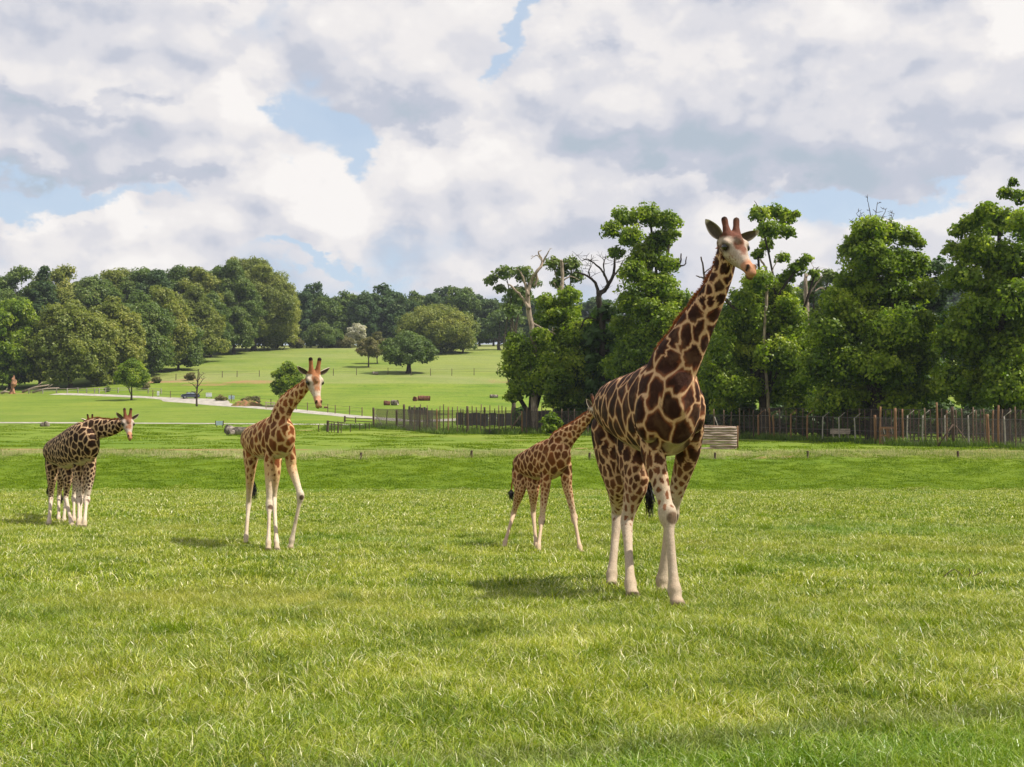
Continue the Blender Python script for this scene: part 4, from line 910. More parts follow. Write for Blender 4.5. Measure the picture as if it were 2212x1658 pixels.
# hurdle gate in the right fence
O = fence_pt(1918); root = empty('wooden_gate', O, 'brown wooden gate with gaps between the thick posts of the right fence', 'gate')
kx = O.y / F
for i, (x, w_, z0, z1, mt) in enumerate([(-18, 3, .1, 1.55, m_post_o), (-12, 3, .1, 1.55, m_post_g), (0, 7, .1, 1.5, m_post_o), (14, 3, .1, 1.55, m_post_o), (7, 3, .1, 1.5, m_post_g)]):
    V = []; Fc = []; box(V, Fc, (x * kx, -.12, (z0 + z1) / 2), (w_ * kx, .05, z1 - z0)); put('board', mesh_from('board', V, Fc, mt), root)
for z0, hh in ((.12, .14), (.85, .14), (1.5, .22)):
    V = []; Fc = []; box(V, Fc, (-1 * kx, -.17, z0), (36 * kx, .04, hh)); put('rail', mesh_from('rail', V, Fc, m_post_o), root)
V = []; Fc = []
for sx in (-9, 8):
    for z0 in (.25, .95):
        V = []; Fc = []; M = Matrix.Rotation(R(-14), 3, 'Y'); box(V, Fc, (sx * kx, -.2, z0 + .28), (.07, .02, .5), M); put('board', mesh_from('board', V, Fc, m_post_c), root)
# pale trough behind the fence
m_pale = mat_basic('pale_board', (.50, .40, .30), 0.8, 0.2, 3)
q = P(1815, 945, 118); V = []; Fc = []; z0 = h(q.x, 118)
box(V, Fc, (0, 0, .95), (1.75, .7, .5)); box(V, Fc, (-.7, 0, .35), (.1, .5, .72)); box(V, Fc, (.7, 0, .35), (.1, .5, .72))
tag(put('feeding_trough', mesh_from('feeding_trough', V, Fc, m_pale), None, (q.x, 118, z0)), 'pale box trough seen through the wire of the right fence', 'trough')

# ------------------------------------------------------------------ logs, stumps, boulders
m_log = mat_basic('weathered_log', (.25, .21, .17), 0.95, 0.5, 1.6, 0.9, 0.1, col2=(.07, .055, .045))
m_logr = mat_basic('reddish_log', (.20, .085, .05), 0.9, 0.5, 1.6, 0.6, 0.1, col2=(.07, .035, .025))
m_end = mat_basic('sawn_end', (.42, .30, .18), 0.85, 0.3, 5)
def log_mesh(name, L, r, mat, seed, ang=0.0, tilt=0.0, hollow=True, taper=.85):
    rr = random.Random(seed); V = []; Fc = []
    n = 8; seg = 14; base = 0
    for i in range(n + 1):
        x = -L / 2 + L * i / n
        for k in range(seg):
            th = 2 * PI * k / seg
            rad = r * (1 - (1 - taper) * i / n) * (1 + .14 * mnoise.noise(Vector((x * 1.3, math.cos(th) * 1.5, math.sin(th) * 1.5 + seed)))+ .10 * mnoise.noise(Vector((x * 4, math.cos(th) * 4, math.sin(th) * 4 + seed))))
            V.append(Vector((x + rr.uniform(-.03, .03) * r, math.cos(th) * rad, math.sin(th) * rad + r * .85)))
    for i in range(n):
        for k in range(seg):
            k2 = (k + 1) % seg; Fc.append((i * seg + k, i * seg + k2, (i + 1) * seg + k2, (i + 1) * seg + k))
    for e, i in ((0, 0), (1, n)):      # hollowed or rough sawn ends
        c0 = len(V); xx = -L / 2 if e == 0 else L / 2; s = 1 if e == 0 else -1
        for k in range(seg):
            p = V[i * seg + k]; V.append(Vector((xx + s * .02, p.y * .62, (p.z - r * .85) * .62 + r * .85)))
        cc = len(V); V.append(Vector((xx + s * (r * .7 if hollow else .03), 0, r * .85)))
        for k in range(seg):
            k2 = (k + 1) % seg; Fc.append((i * seg + k, c0 + k, c0 + k2, i * seg + k2)); Fc.append((c0 + k, cc, c0 + k2))
    M = Matrix.Rotation(ang, 4, 'Z') @ Matrix.Rotation(tilt, 4, 'Y')
    return mesh_from(name, [M @ v for v in V], Fc, mat, True)
def place_log(u, vb, wpx, hpx, label, seed, ang=0.1, mat=None, name='log', tilt=0.0, group=None, hollow=True):
    q = hit(u, vb); k = q.y / F; r = hpx * k / 2; L = max(wpx * k - (abs(math.sin(ang)) * 2 * r if ang else 0), r * 1.0)
    tag(put(name, log_mesh(name, L, r, mat or m_log, seed, ang, tilt, hollow), None, q), label, name.split('_')[-1], group)
place_log(494, 937, 26, 20, 'upper grey log end left of the big weathered log behind the pale-legged giraffe', 1, .7, tilt=.1)
place_log(512, 941, 46, 21, 'big weathered grey log lying behind the flank of the pale-legged giraffe', 2, -.12)
place_log(500, 942, 20, 15, 'short log chunk at the foot of the big weathered log', 3, .5)
place_log(836, 876, 16, 11, 'dark hollow log, leftmost of the four cut logs on the slope', 4, .3, mat=m_logr, group='cut logs lying on the slope')
place_log(853, 876, 18, 13, 'pale split log touching the dark hollow log on the slope', 5, -.3, group='cut logs lying on the slope')
place_log(897, 867, 13, 11, 'short reddish log, third of the cut logs on the slope', 6, .9, mat=m_logr, group='cut logs lying on the slope')
place_log(916, 866, 28, 12, 'longest reddish log, right end of the cut logs on the slope', 7, .15, mat=m_logr, group='cut logs lying on the slope')
place_log(1067, 860, 19, 8, 'low brown mound-like log alone on the slope, left of the bushy oak', 8, .2)
place_log(704, 882, 9, 4, 'small dark log below the face of the pale-legged giraffe', 9, .3, mat=m_logr); place_log(692, 881, 8, 4, 'tiny dark log left of the other below the giraffe face', 10, -.2, mat=m_logr)
place_log(811, 810, 14, 7, 'old stump base under the spreading oak', 11, .2)
q = hit(98, 922); V = []; Fc = []
ellipsoid_pts = [(-.35, 0, .22, .45), (.12, 0, .42, .38), (.3, .1, .2, .35)]
for (x, y, z, r) in ellipsoid_pts:
    n0 = len(V)
    for i in range(7):
        for k in range(10):
            ph = -PI / 2 + PI * i / 6; th = 2 * PI * k / 10; rd = r * (1 + .25 * mnoise.noise(Vector((x * 3 + math.cos(th), math.sin(th), ph * 2)))); V.append(Vector((x + math.cos(ph) * math.cos(th) * rd, y + math.cos(ph) * math.sin(th) * rd, z + math.sin(ph) * rd * .95)))
    for i in range(6):
        for k in range(10): k2 = (k + 1) % 10; Fc.append((n0 + i * 10 + k, n0 + i * 10 + k2, n0 + (i + 1) * 10 + k2, n0 + (i + 1) * 10 + k))
tag(put('tree_stump', mesh_from('tree_stump', V, Fc, m_log, True), None, q), 'small grey stump in the grass left of the left-hand giraffes', 'stump')

# carved totem-like dead trunk at far left with fallen limbs
q = hit(27, 851); k = q.y / F
V = []; Fc = []; A = catmull([(-.25, 0, -.2, .75), (.0, 0, .8, .62), (.0, 0, 1.7, .55), (.25, 0, 2.6, .95), (.35, 0, 3.4, .9), (.15, 0, 4.1, .6), (.3, 0, 4.7, .28), (.25, 0, 5.2, .14)], 4)
s_ = 40 * k / 5.2
tube([tuple(a[:3] * s_) for a in A], [a[3] * s_ * .8 for a in A], 10, V, Fc, wob=.14)
root = empty('broken_snag', q, 'upright reddish broken trunk at the far left edge before the dark wood', 'dead tree')
put('trunk', mesh_from('trunk', V, Fc, mat_basic('red_heartwood', (.40, .20, .11), .9, .5, 1.2, .5, .1, col2=(.14, .08, .05)), True), root)
for dx in (-.5, .45):
    V = []; Fc = []; tube([(dx * .2 * s_, 0, 1.4 * s_), (dx * s_ * .9, -.1, .5 * s_), (dx * 1.4 * s_, -.2, -.1)], [.35 * s_, .3 * s_, .4 * s_], 8, V, Fc); put('root', mesh_from('root', V, Fc, bpy.data.materials['red_heartwood'], True), root)
m_trunkl = bpy.data.materials['weathered_deadwood']
for i, (u0, v0, u1, v1, r, lb) in enumerate([(48, 847, 106, 832, .28, 'fallen pale limb rising to the right beside the upright broken trunk'), (70, 848, 128, 838, .22, 'second fallen pale limb, right of the first, before the dark wood'), (2, 850, 20, 848, .3, 'low fallen trunk at the very left edge')]):
    q = hit((u0 + u1) / 2, max(v0, v1) + 2); V = []; Fc = []
    a = P(u0, v0, q.y) - q; b = P(u1, v1, q.y) - q; m_ = a.lerp(b, .5) + Vector((0, 0, .3))
    tube([a, m_, b], [r * 1.3, r, r * .5], 7, V, Fc, wob=.15); tube([m_, m_.lerp(b, .5) + Vector((0, 0, 1.0))], [r * .6, r * .2], 6, V, Fc); tube([a.lerp(m_, .5), a.lerp(m_, .6) + Vector((.3, 0, -1.2))], [r * .5, r * .4], 6, V, Fc)
    tag(put('fallen_limb', mesh_from('fallen_limb', V, Fc, m_trunkl, True), None, q), lb, 'log')

# post-and-rail fence along the wood
def rail_fence(label, pts, hgt, r, mat, nr=2, step=1, rails=True, name='rail_fence', rr_=.05):
    G = [hit(u, v) for u, v in pts]; O = G[0].copy(); root = empty(name, O, label, 'fence')
    hm = post_mesh('post', hgt, r, mat)
    for q in G: put('post', hm, root, q - O)
    if rails:
        for j in range(nr):
            z = hgt * (.9 - .42 * j); V = []; Fc = []; tube([q - O + Vector((0, -.05, z)) for q in G], [rr_] * len(G), 5, V, Fc); put('rail', mesh_from('rail', V, Fc, mat), root)
rail_fence('pale post and rail fence along the foot of the left wood', [(62, 851), (92, 851), (122, 850), (145, 850), (168, 849), (187, 850), (204, 850), (214, 850), (228, 849), (255, 849), (280, 848), (320, 850), (348, 851)], 1.3, .14, m_post_c, rr_=.06)
def post_row(label, pts, hgt, r, mat, name='wire_fence'):
    G = [hit(u, v) for u, v in pts]; O = G[0].copy(); root = empty(name, O, label, 'fence'); hm = post_mesh('post', hgt, r, mat)
    for q in G: put('post', hm, root, q - O)
    for z in (hgt * .9, hgt * .5):
        V = []; Fc = []; tube([q - O + Vector((0, 0, z)) for q in G], [.018] * len(G), 4, V, Fc); put('wire', mesh_from('wire', V, Fc, m_wire), root)
post_row('thin wire fence climbing across the slope under the left wood', [(345, 828), (380, 822), (430, 818), (480, 816), (512, 815), (560, 814)], 1.9, .10, m_post_d)
post_row('thin wire fence across the right half of the slope below the oaks', [(668, 813), (720, 812), (770, 811), (838, 810), (888, 812), (930, 812), (976, 812), (1024, 811), (1075, 811), (1120, 811)], 2.2, .10, m_post_d)
post_row('roadside wire fence between the signs and the small dark green tree', [(330, 858), (368, 860), (404, 862), (500, 868), (536, 872), (560, 876), (585, 879), (606, 882), (640, 886), (664, 888), (708, 892), (724, 894), (755, 896), (782, 900)], 1.7, .09, m_post_g)

# ------------------------------------------------------------------ signs
m_sign = mat_basic('white_sign', (.80, .80, .80), .5, .05, 2)
m_signb = mat_basic('pale_blue_sign', (.42, .52, .60), .5, .15, 2)
def sign(u, vb, wpx, hpx, up, label, mat, legs=2, frame=False):
    q = hit(u, vb); k = q.y / F; wd, hg = wpx * k, hpx * k; root = empty('sign', q, label, 'sign')
    V = []; Fc = []; box(V, Fc, (0, 0, up * k + hg / 2), (wd, .06, hg)); put('board', mesh_from('board', V, Fc, mat), root)
    for x in ((-.4, .4) if legs == 2 else (0,)):
        V = []; Fc = []; box(V, Fc, (x * wd, .07, (up * k + hg) / 2 - .1), (.09, .08, up * k + hg + .1)); put('leg', mesh_from('leg', V, Fc, m_post_d), root)
    if frame:
        for x in (-1, 1):
            V = []; Fc = []; box(V, Fc, (x * (wd / 2 + .05), 0, up * k + hg / 2), (.1, .1, hg + .1)); put('frame', mesh_from('frame', V, Fc, m_post_d), root)
sign(341.5, 857, 5, 10, 2, 'narrow white upright sign by the road, leftmost of the signs', m_sign, 1)
sign(451, 861, 13, 9, 3, 'square white sign just right of the parked car', m_sign)
sign(500, 868, 13, 8, 5, 'pale blue sign beside the road right of the white signs', m_signb)
sign(474, 924, 15, 9, 5, 'pale blue framed sign left of the big weathered log', m_signb, frame=True)
# wooden hurdle near the road
q = hit(583, 884); root = empty('wooden_hurdle', q, 'small pale wooden hurdle by the road left of the dark green tree', 'hurdle')
for z in (.35, .8, 1.3):
    V = []; Fc = []; box(V, Fc, (0, 0, z), (2.1, .08, .16)); put('rail', mesh_from('rail', V, Fc, m_pale), root)
for x in (-.8, .8):
    V = []; Fc = []; box(V, Fc, (x, .09, .7), (.14, .1, 1.6)); put('post', mesh_from('post', V, Fc, m_pale), root)
# red-brown earth bank with scrub beside the road
q = hit(533, 877); k = q.y / F; V = []; Fc = []
nx, ny = 22, 8
for j in range(ny + 1):
    for i in range(nx + 1):
        x = (i / nx * 2 - 1); y = (j / ny * 2 - 1); z = max(0, 1 - x * x) ** .7 * max(0, 1 - y * y) ** .7 * (1 + .5 * mnoise.noise(Vector((x * 4, y * 3, 2))) + .35 * mnoise.noise(Vector((x * 14, y * 9, 5)))) * 1.25 - .1
        X = x * 33 * k; Y = y * 2.5; V.append(Vector((X, Y, z + h(q.x + X, q.y + Y) - q.z)))
for j in range(ny):
    for i in range(nx): a = j * (nx + 1) + i; Fc.append((a, a + 1, a + nx + 2, a + nx + 1))
tag(put('earth_bank', mesh_from('earth_bank', V, Fc, mat_basic('red_earth', (.22, .105, .055), .95, .4, 1.6, .7, .05, col2=(.09, .11, .02)), True), None, q), 'low bank of red-brown earth by the road, right of the pale blue sign', 'bank')
dome_tree('brown_bush', 'low scrub on top of the red-brown earth bank', 545, 861, 872, 44, .35, LM['brown'], 918, lo=.0, n=5, cat='bush')
dome_tree('brown_bush', 'low scrub between the square white sign and the blue sign', 478, 858, 866, 30, .35, LM['brown'], 919, lo=.0, n=5, cat='bush')

# ------------------------------------------------------------------ the parked car
m_car = mat_basic('dark_blue_paint', (.025, .035, .055), .28, .1, 2, spec=.6); m_glass = mat_basic('car_glass', (.16, .19, .22), .08, .1, 2, spec=.9)
m_tyre = mat_basic('tyre', (.02, .02, .02), .8); m_rim = mat_basic('rim', (.35, .35, .36), .4, metal=.7); m_lamp = mat_basic('lamp_glass', (.75, .75, .72), .15)
q = hit(411, 862); root = empty('parked_car', q, 'dark blue car on the road behind the bare sapling', 'car', rz=R(22))
k = .94
def car_body():
    prof = [(-2.1, .35), (-2.15, .7), (-2.05, .98), (-1.75, 1.05), (-1.2, 1.1), (-.55, 1.48), (.9, 1.52), (1.75, 1.12), (2.05, 1.02), (2.12, .6), (2.05, .35)]
    V = []; Fc = []
    for s in (-1, 1):
        for x, z in prof: V.append(Vector((x, s * (.86 if z < 1.12 else .66), z)))
    n = len(prof)
    for i in range(n): j = (i + 1) % n; Fc.append((i, j, n + j, n + i))
    Fc.append(tuple(range(n))[::-1]); Fc.append(tuple(range(n, 2 * n)))
    return V, Fc
V, Fc = car_body(); bd = put('body', mesh_from('car_body', V, Fc, m_car), root)
b = bd.modifiers.new('bevel', 'BEVEL'); b.width = .07; b.segments = 2
def panel(name, pts, mat, th=.02):
    V = [Vector(p) for p in pts]; nrm = (V[1] - V[0]).cross(V[2] - V[0]).normalized() * th; V2 = V + [v + nrm for v in V]; n = len(V)
    Fc = [tuple(range(n))[::-1], tuple(range(n, 2 * n))] + [(i, (i + 1) % n, n + (i + 1) % n, n + i) for i in range(n)]
    put(name, mesh_from(name, V2, Fc, mat), root)
panel('windscreen', [(-1.16, -.72, 1.12), (-1.16, .72, 1.12), (-.60, .60, 1.46), (-.60, -.60, 1.46)][::-1], m_glass, .03)
panel('rear_window', [(.95, -.60, 1.50), (.95, .60, 1.50), (1.68, .70, 1.15), (1.68, -.70, 1.15)][::-1], m_glass, .03)
for s in (-1, 1):
    for x0, x1 in ((-1.0, -.05), (.05, .85), (.95, 1.45)):
        p = [(x0, s * .84, 1.12), (x1, s * .84, 1.12), (min(x1, .95), s * .69, 1.45), (max(x0, -.55), s * .69, 1.45)]
        panel('window', p if s < 0 else p[::-1], m_glass, .03)
    for x in (-1.35, 1.35):
        V = []; Fc = []; tube([(x, s * .66, .34), (x, s * .90, .34)], [.34, .34], 18, V, Fc); wq = put('wheel', mesh_from('wheel', V, Fc, m_tyre), root)
        V = []; Fc = []; tube([(x, s * .90, .34), (x, s * .92, .34)], [.20, .19], 14, V, Fc); put('rim', mesh_from('rim', V, Fc, m_rim), wq)
    V = []; Fc = []; box(V, Fc, (-2.10, s * .62, .78), (.08, .34, .16)); put('headlight', mesh_from('headlight', V, Fc, m_lamp), root)
    V = []; Fc = []; box(V, Fc, (2.10, s * .66, .85), (.06, .22, .2)); put('tail_light', mesh_from('tail_light', V, Fc, mat_basic('red_lamp', (.4, .02, .02), .3)), root)
V = []; Fc = []; box(V, Fc, (-2.14, 0, .48), (.03, .5, .12)); put('number_plate', mesh_from('number_plate', V, Fc, m_lamp), root)
# dry stalks in the grass on the right
m_twig = mat_basic('dry_twig', (.10, .07, .045), .9)
for i, (pl, lb) in enumerate([([(2038, 1247), (2050, 1236), (2062, 1230), (2075, 1240), (2084, 1250)], 'thin bent dry twig lying on the grass, left one at the right side'), ([(2092, 1248), (2096, 1238), (2093, 1228)], 'thin upright dry stalk between two twigs at the right side'), ([(2098, 1246), (2110, 1242), (2122, 1235)], 'thin slanting dry twig on the grass, right one at the right side')]):
    q = hit(pl[0][0], 1258); V = []; Fc = []; pts = [P(u, v, q.y) - q for u, v in pl]; tube(pts, [.008, .007, .006, .005, .004][:len(pts)], 5, V, Fc)
    tag(put('dry_twig', mesh_from('dry_twig', V, Fc, m_twig), None, q), lb, 'twig')
# nettles and rough growth along the foot of the fences
pts = []
rr = np.random.RandomState(5)
for u in np.arange(700, 2420, 3.2):
    if 1440 < u < 1592: continue
    q = fence_pt(float(u)); dy = rr.uniform(-1.2, 1.6); pts.append((q.x + rr.uniform(-.4, .4), q.y + dy, h(q.x, q.y + dy)))
    if u < 1300:
        for _ in range(2): dy = rr.uniform(0, 5); pts.append((q.x + rr.uniform(-.6, .6), q.y + dy, h(q.x, q.y + dy)))
m_nettle = leaf_mat('nettle', [(0, (.045, .085, .012)), (.5, (.12, .19, .025)), (1, (.26, .33, .06))], .6, .2, .3)
nt_v = [blade_patch('nettles', 110, .7, .25, .95, .06, m_nettle, 900 + i, lean=.5, straw=.02) for i in range(4)]
pts = np.array(pts); scatter('rough_growth', pts, nt_v, .4 + .8 * rr.rand(len(pts)) ** 2, seed=12)
# ------------------------------------------------------------------ giraffes
def vcol_mat(name, rough=0.75, bump=0.25, scale=60.0, sheen=0.0):
    m = bpy.data.materials.new(name); m.use_nodes = True
    t = NT(m.node_tree); t.n.clear()
    o = t.node('ShaderNodeOutputMaterial'); b = t.node('ShaderNodeBsdfPrincipled'); t.l.new(b.outputs[0], o.inputs[0])
    co = t.node('ShaderNodeTexCoord').outputs['Object']
    hair = t.noise(t.vmath('MULTIPLY', co, (1, 1, .35)), scale, 5, 0.7)
    soft = t.noise(co, 7.0, 3, 0.5)
    c = t.vmath('MULTIPLY', t.attr('coat', 'Color'), t.mix(t.ramp(hair, .3, .7), (.80, .80, .80), (1.16, 1.16, 1.16)))
    c = t.mix(t.math('MULTIPLY', t.ramp(soft, .45, .7), 0.12), c, (.40, .22, .12))
    t.put(b.inputs['Base Color'], c); b.inputs['Roughness'].default_value = rough; b.inputs['Specular IOR Level'].default_value = 0.12
    b.inputs['Sheen Weight'].default_value = sheen; b.inputs['Sheen Roughness'].default_value = 0.4
    bn = t.node('ShaderNodeBump'); bn.inputs['Strength'].default_value = bump; bn.inputs['Distance'].default_value = 0.008
    muscle = t.noise(co, 9.0, 3, 0.55)
    t.l.new(t.math('ADD', hair, t.math('MULTIPLY', muscle, 5.0)), bn.inputs['Height']); t.l.new(bn.outputs[0], b.inputs['Normal'])
    return m
m_coat = vcol_mat('giraffe_coat', 0.78, 0.35, 70, 0.0)
m_eye = mat_basic('dark_eye', (.012, .008, .006), 0.12, 0.1, spec=0.6)
m_black_hair = mat_basic('black_hair', (.012, .010, .009), 0.6, 0.3, 20)

def frame(az, tan):
    L = Vector((math.cos(R(az)), math.sin(R(az)), 0))
    t = Vector(tan).normalized()
    L = (L - t * L.dot(t)).normalized()
    return L, t.cross(L)
def loft(V, Fc, secs, seg=20, n=4):
    """secs: (Vector, lateral radius, depth radius, azimuth) -> closed tube with elliptical sections; returns ring data"""
    A = catmull([(p.x, p.y, p.z, a, b, z) for p, a, b, z in secs], n)
    base = len(V); m = len(A); rings = []
    for i in range(m):
        tan = A[min(i + 1, m - 1)][:3] - A[max(i - 1, 0)][:3]
        L, N = frame(A[i][5], tan)
        c = Vector(A[i][:3]); a = max(A[i][3], .004); b = max(A[i][4], .004)
        for k in range(seg):
            th = 2 * PI * k / seg
            V.append(c + L * math.cos(th) * a + N * math.sin(th) * b)
        rings.append((c, a, b, i / (m - 1)))
    for i in range(m - 1):
        for k in range(seg):
            k2 = (k + 1) % seg
            Fc.append((base + i * seg + k, base + i * seg + k2, base + (i + 1) * seg + k2, base + (i + 1) * seg + k))
    # rounded ends
    for e, idx, sgn in ((0, 0, -1), (m - 1, m - 1, 1)):
        tan = Vector(A[min(idx + 1, m - 1)][:3] - A[max(idx - 1, 0)][:3]).normalized()
        c = Vector(A[idx][:3]); r = 0.55 * min(A[idx][3], A[idx][4])
        tip = len(V); V.append(c + tan * sgn * r)
        for k in range(seg):
            k2 = (k + 1) % seg; f = (base + idx * seg + k, base + idx * seg + k2, tip)
            Fc.append(f if sgn > 0 else f[::-1])
    return rings
def ellipsoid(V, Fc, c, r, M=None, seg=14, rg=9):
    base = len(V); c = Vector(c)
    if not hasattr(r, '__len__'): r = (r, r, r)
    def q(x, y, z):
        p = Vector((x * r[0], y * r[1], z * r[2]))
        return c + (M @ p if M is not None else p)
    V.append(q(0, 0, -1))
    for i in range(1, rg):
        ph = -PI / 2 + PI * i / rg
        for k in range(seg):
            th = 2 * PI * k / seg; V.append(q(math.cos(ph) * math.cos(th), math.cos(ph) * math.sin(th), math.sin(ph)))
    V.append(q(0, 0, 1)); top = len(V) - 1
    for k in range(seg):
        k2 = (k + 1) % seg
        Fc.append((base, base + 1 + k2, base + 1 + k))
        for i in range(rg - 2):
            a = base + 1 + i * seg
            Fc.append((a + k, a + k2, a + seg + k2, a + seg + k))
        a = base + 1 + (rg - 2) * seg
        Fc.append((a + k, a + k2, top))

def lerp(a, b, t): return a + (b - a) * t
def smooth01(x): x = np.clip(x, 0, 1); return x * x * (3 - 2 * x)

def giraffe(spec):
    S_ = spec['S']; D0 = spec['D0']
    def Q(u, v, dd): return P(u, v, D0 + dd)
    V = []; Fc = []; samples = []   # sample: position, kind, t
    seed = spec['seed']; rnd = random.Random(seed); nrng = np.random.RandomState(seed)
    az0 = spec['az']
    # torso
    secs = [(Q(u, v, dd), a, b, az0) for u, v, dd, a, b in spec['torso']]
    for c, a, b, tt in loft(V, Fc, secs, 28, 5):
        L, N = frame(az0, (0, 0, 1))
        for sx in (-1, 0, 1):
            for sz in (-1, 0, 1): samples.append((c + L * a * sx * .8 + Vector((0, 0, b * sz * .8)), 0, tt))
    # neck
    nsec = [(Q(u, v, dd), a, b, z) for u, v, dd, a, b, z in spec['neck']]
    nr = loft(V, Fc, nsec, 24, 5)
    for c, a, b, tt in nr: samples.append((c, 1, tt))
    # legs
    feet = []
    def leg(pts, hind):
        J = [Q(*p) for p in pts[:-1]]
        u, v = pts[-1][0], pts[-1][1]
        # hoof: where the ray meets z = .05
        z0 = 0.05; d = (z0 - CAMZ) / slope(v); hf = P(u, v, d) if len(pts[-1]) < 3 else P(u, v, D0 + pts[-1][2])
        hf.z = h(hf.x, hf.y) + 0.03
        J.append(hf); feet.append(hf.copy())
        hip, st, kn, hoof = J[0], J[1], J[2], J[3]
        fet = hoof.lerp(kn, 0.17); 
        if not hind: fwd = Vector((math.sin(R(az0)), -math.cos(R(az0)), 0))
        else: fwd = Vector((math.sin(R(az0)), -math.cos(R(az0)), 0))
        fet = fet - fwd * 0.03 * S_
        pas = fet.lerp(hoof, 0.45)
        if hind:
            prof = [(hip + Vector((0, 0, .26 * S_)), .05, .10), (hip + Vector((0, 0, .14 * S_)), .135, .22), (hip, .19, .30), (hip.lerp(st, .5), .175, .27), (st, .125, .185), (st.lerp(kn, .45), .088, .120), (st.lerp(kn, .8), .064, .085), (kn, .066, .092),
                    (kn.lerp(fet, .22), .052, .064), (kn.lerp(fet, .5), .045, .052), (kn.lerp(fet, .85), .048, .055), (fet, .064, .072), (pas, .056, .062), (hoof.lerp(pas, .4), .070, .080), (hoof, .078, .092)]
        else:
            prof = [(hip + Vector((0, 0, .30 * S_)), .03, .06), (hip + Vector((0, 0, .16 * S_)), .085, .14), (hip, .12, .19), (hip.lerp(st, .6), .125, .17), (st, .112, .145), (st.lerp(kn, .4), .088, .105), (st.lerp(kn, .8), .070, .076), (kn.lerp(st, .08), .088, .096), (kn.lerp(fet, .07), .082, .090),
                    (kn.lerp(fet, .2), .047, .058), (kn.lerp(fet, .5), .041, .052), (kn.lerp(fet, .85), .049, .053), (fet, .068, .074), (pas, .056, .060), (hoof.lerp(pas, .4), .070, .080), (hoof, .078, .092)]
        rs = loft(V, Fc, [(p, a * S_ * spec.get('legk', 1), b * S_ * spec.get('legk', 1), az0) for p, a, b in prof], 18, 3)
        zt, zk = hip.z, kn.z
        for c, a, b, tt in rs:
            if c.z > zk: t_ = (hip.z - c.z) / max(.1, hip.z - kn.z)
            else: t_ = 1 + (kn.z - c.z) / max(.1, kn.z)
            samples.append((c, 3 if hind else 2, t_))
        # joint bumps
        fw = Vector((math.sin(R(az0)), -math.cos(R(az0)), 0))
        if not hind:
            ellipsoid(V, Fc, kn + fw * .035 * S_, (.072 * S_, .072 * S_, .10 * S_))
            kneecaps.append((kn + fw * .10 * S_ - Vector((0, 0, .03)), .070 * S_))
        else:
            ellipsoid(V, Fc, kn - fw * .045 * S_ + Vector((0, 0, .03)), (.045 * S_, .05 * S_, .085 * S_))
        ellipsoid(V, Fc, fet - fw * .03 * S_, (.055 * S_, .06 * S_, .06 * S_))
    kneecaps = []
    for l in spec['front']: leg(l, False)
    for l in spec['hind']: leg(l, True)
    for (u, v, dd, rx, ry, rz) in spec.get('bulge', []):
        M = Matrix.Rotation(R(az0), 3, 'Z'); ellipsoid(V, Fc, Q(u, v, dd), (rx, ry, rz), M)
        samples.append((Q(u, v, dd), 0, .8))
    # head
    hu, hv, hdd, haz, hp, hs, roll = spec['head']
    fd = Vector((math.sin(R(haz)) * math.cos(R(hp)), -math.cos(R(haz)) * math.cos(R(hp)), -math.sin(R(hp))))
    Lh = Vector((math.cos(R(haz)), math.sin(R(haz)), 0)); Uh = fd.cross(Lh) * -1
    if Uh.z < 0: Uh = -Uh
    Mr = Matrix.Rotation(R(roll), 3, fd); Lh = Mr @ Lh; Uh = Mr @ Uh
    H0 = Q(hu, hv, hdd)
    def hp_(x, y, z): return H0 + (fd * x + Lh * y + Uh * z) * hs
    HM = Matrix((fd, Lh, Uh)).transposed()
    hsec = [(-.10, -.045, .075, .095), (-.02, -.01, .115, .125), (.07, -.005, .136, .140), (.16, -.018, .140, .145), (.25, -.035, .118, .132), (.33, -.052, .092, .108), (.42, -.064, .070, .084),
            (.50, -.074, .062, .068), (.565, -.082, .063, .062), (.62, -.090, .055, .052), (.65, -.098, .034, .034)]
    base = len(V); seg = 22
    A = catmull(hsec, 4)
    for x, z, a, b in A:
        for k in range(seg):
            th = 2 * PI * k / seg; ca, sa = math.cos(th), math.sin(th)
            # flatter, narrower jaw below, broad forehead above
            wv_ = a * (1.0 if sa > -.2 else 1.0 - .35 * (-sa - .2))
            V.append(hp_(x, ca * wv_, z + sa * b))
    m = len(A)
    for i in range(m - 1):
        for k in range(seg):
            k2 = (k + 1) % seg; Fc.append((base + i * seg + k, base + (i + 1) * seg + k, base + (i + 1) * seg + k2, base + i * seg + k2))
    Fc.append(tuple(base + k for k in range(seg))); Fc.append(tuple(base + (m - 1) * seg + k for k in range(seg))[::-1])
    hM = HM
    ellipsoid(V, Fc, hp_(.20, 0, .100), (.085 * hs, .048 * hs, .050 * hs), hM)        # forehead knob
    for s in (-1, 1):
        ellipsoid(V, Fc, hp_(.165, s * .108, .050), (.068 * hs, .042 * hs, .040 * hs), hM)   # brow over the eye
        ellipsoid(V, Fc, hp_(.30, s * .06, -.05), (.10 * hs, .035 * hs, .05 * hs), hM)   # cheek
        ellipsoid(V, Fc, hp_(.585, s * .040, -.035), (.038 * hs, .024 * hs, .022 * hs), hM)   # nostril swelling
    ellipsoid(V, Fc, hp_(.60, 0, -.150), (.060 * hs, .038 * hs, .026 * hs), hM)         # lower lip
    ellipsoid(V, Fc, hp_(.63, 0, -.095), (.038 * hs, .054 * hs, .038 * hs), hM)         # upper lip
    ok = spec.get('oss', 1.0)
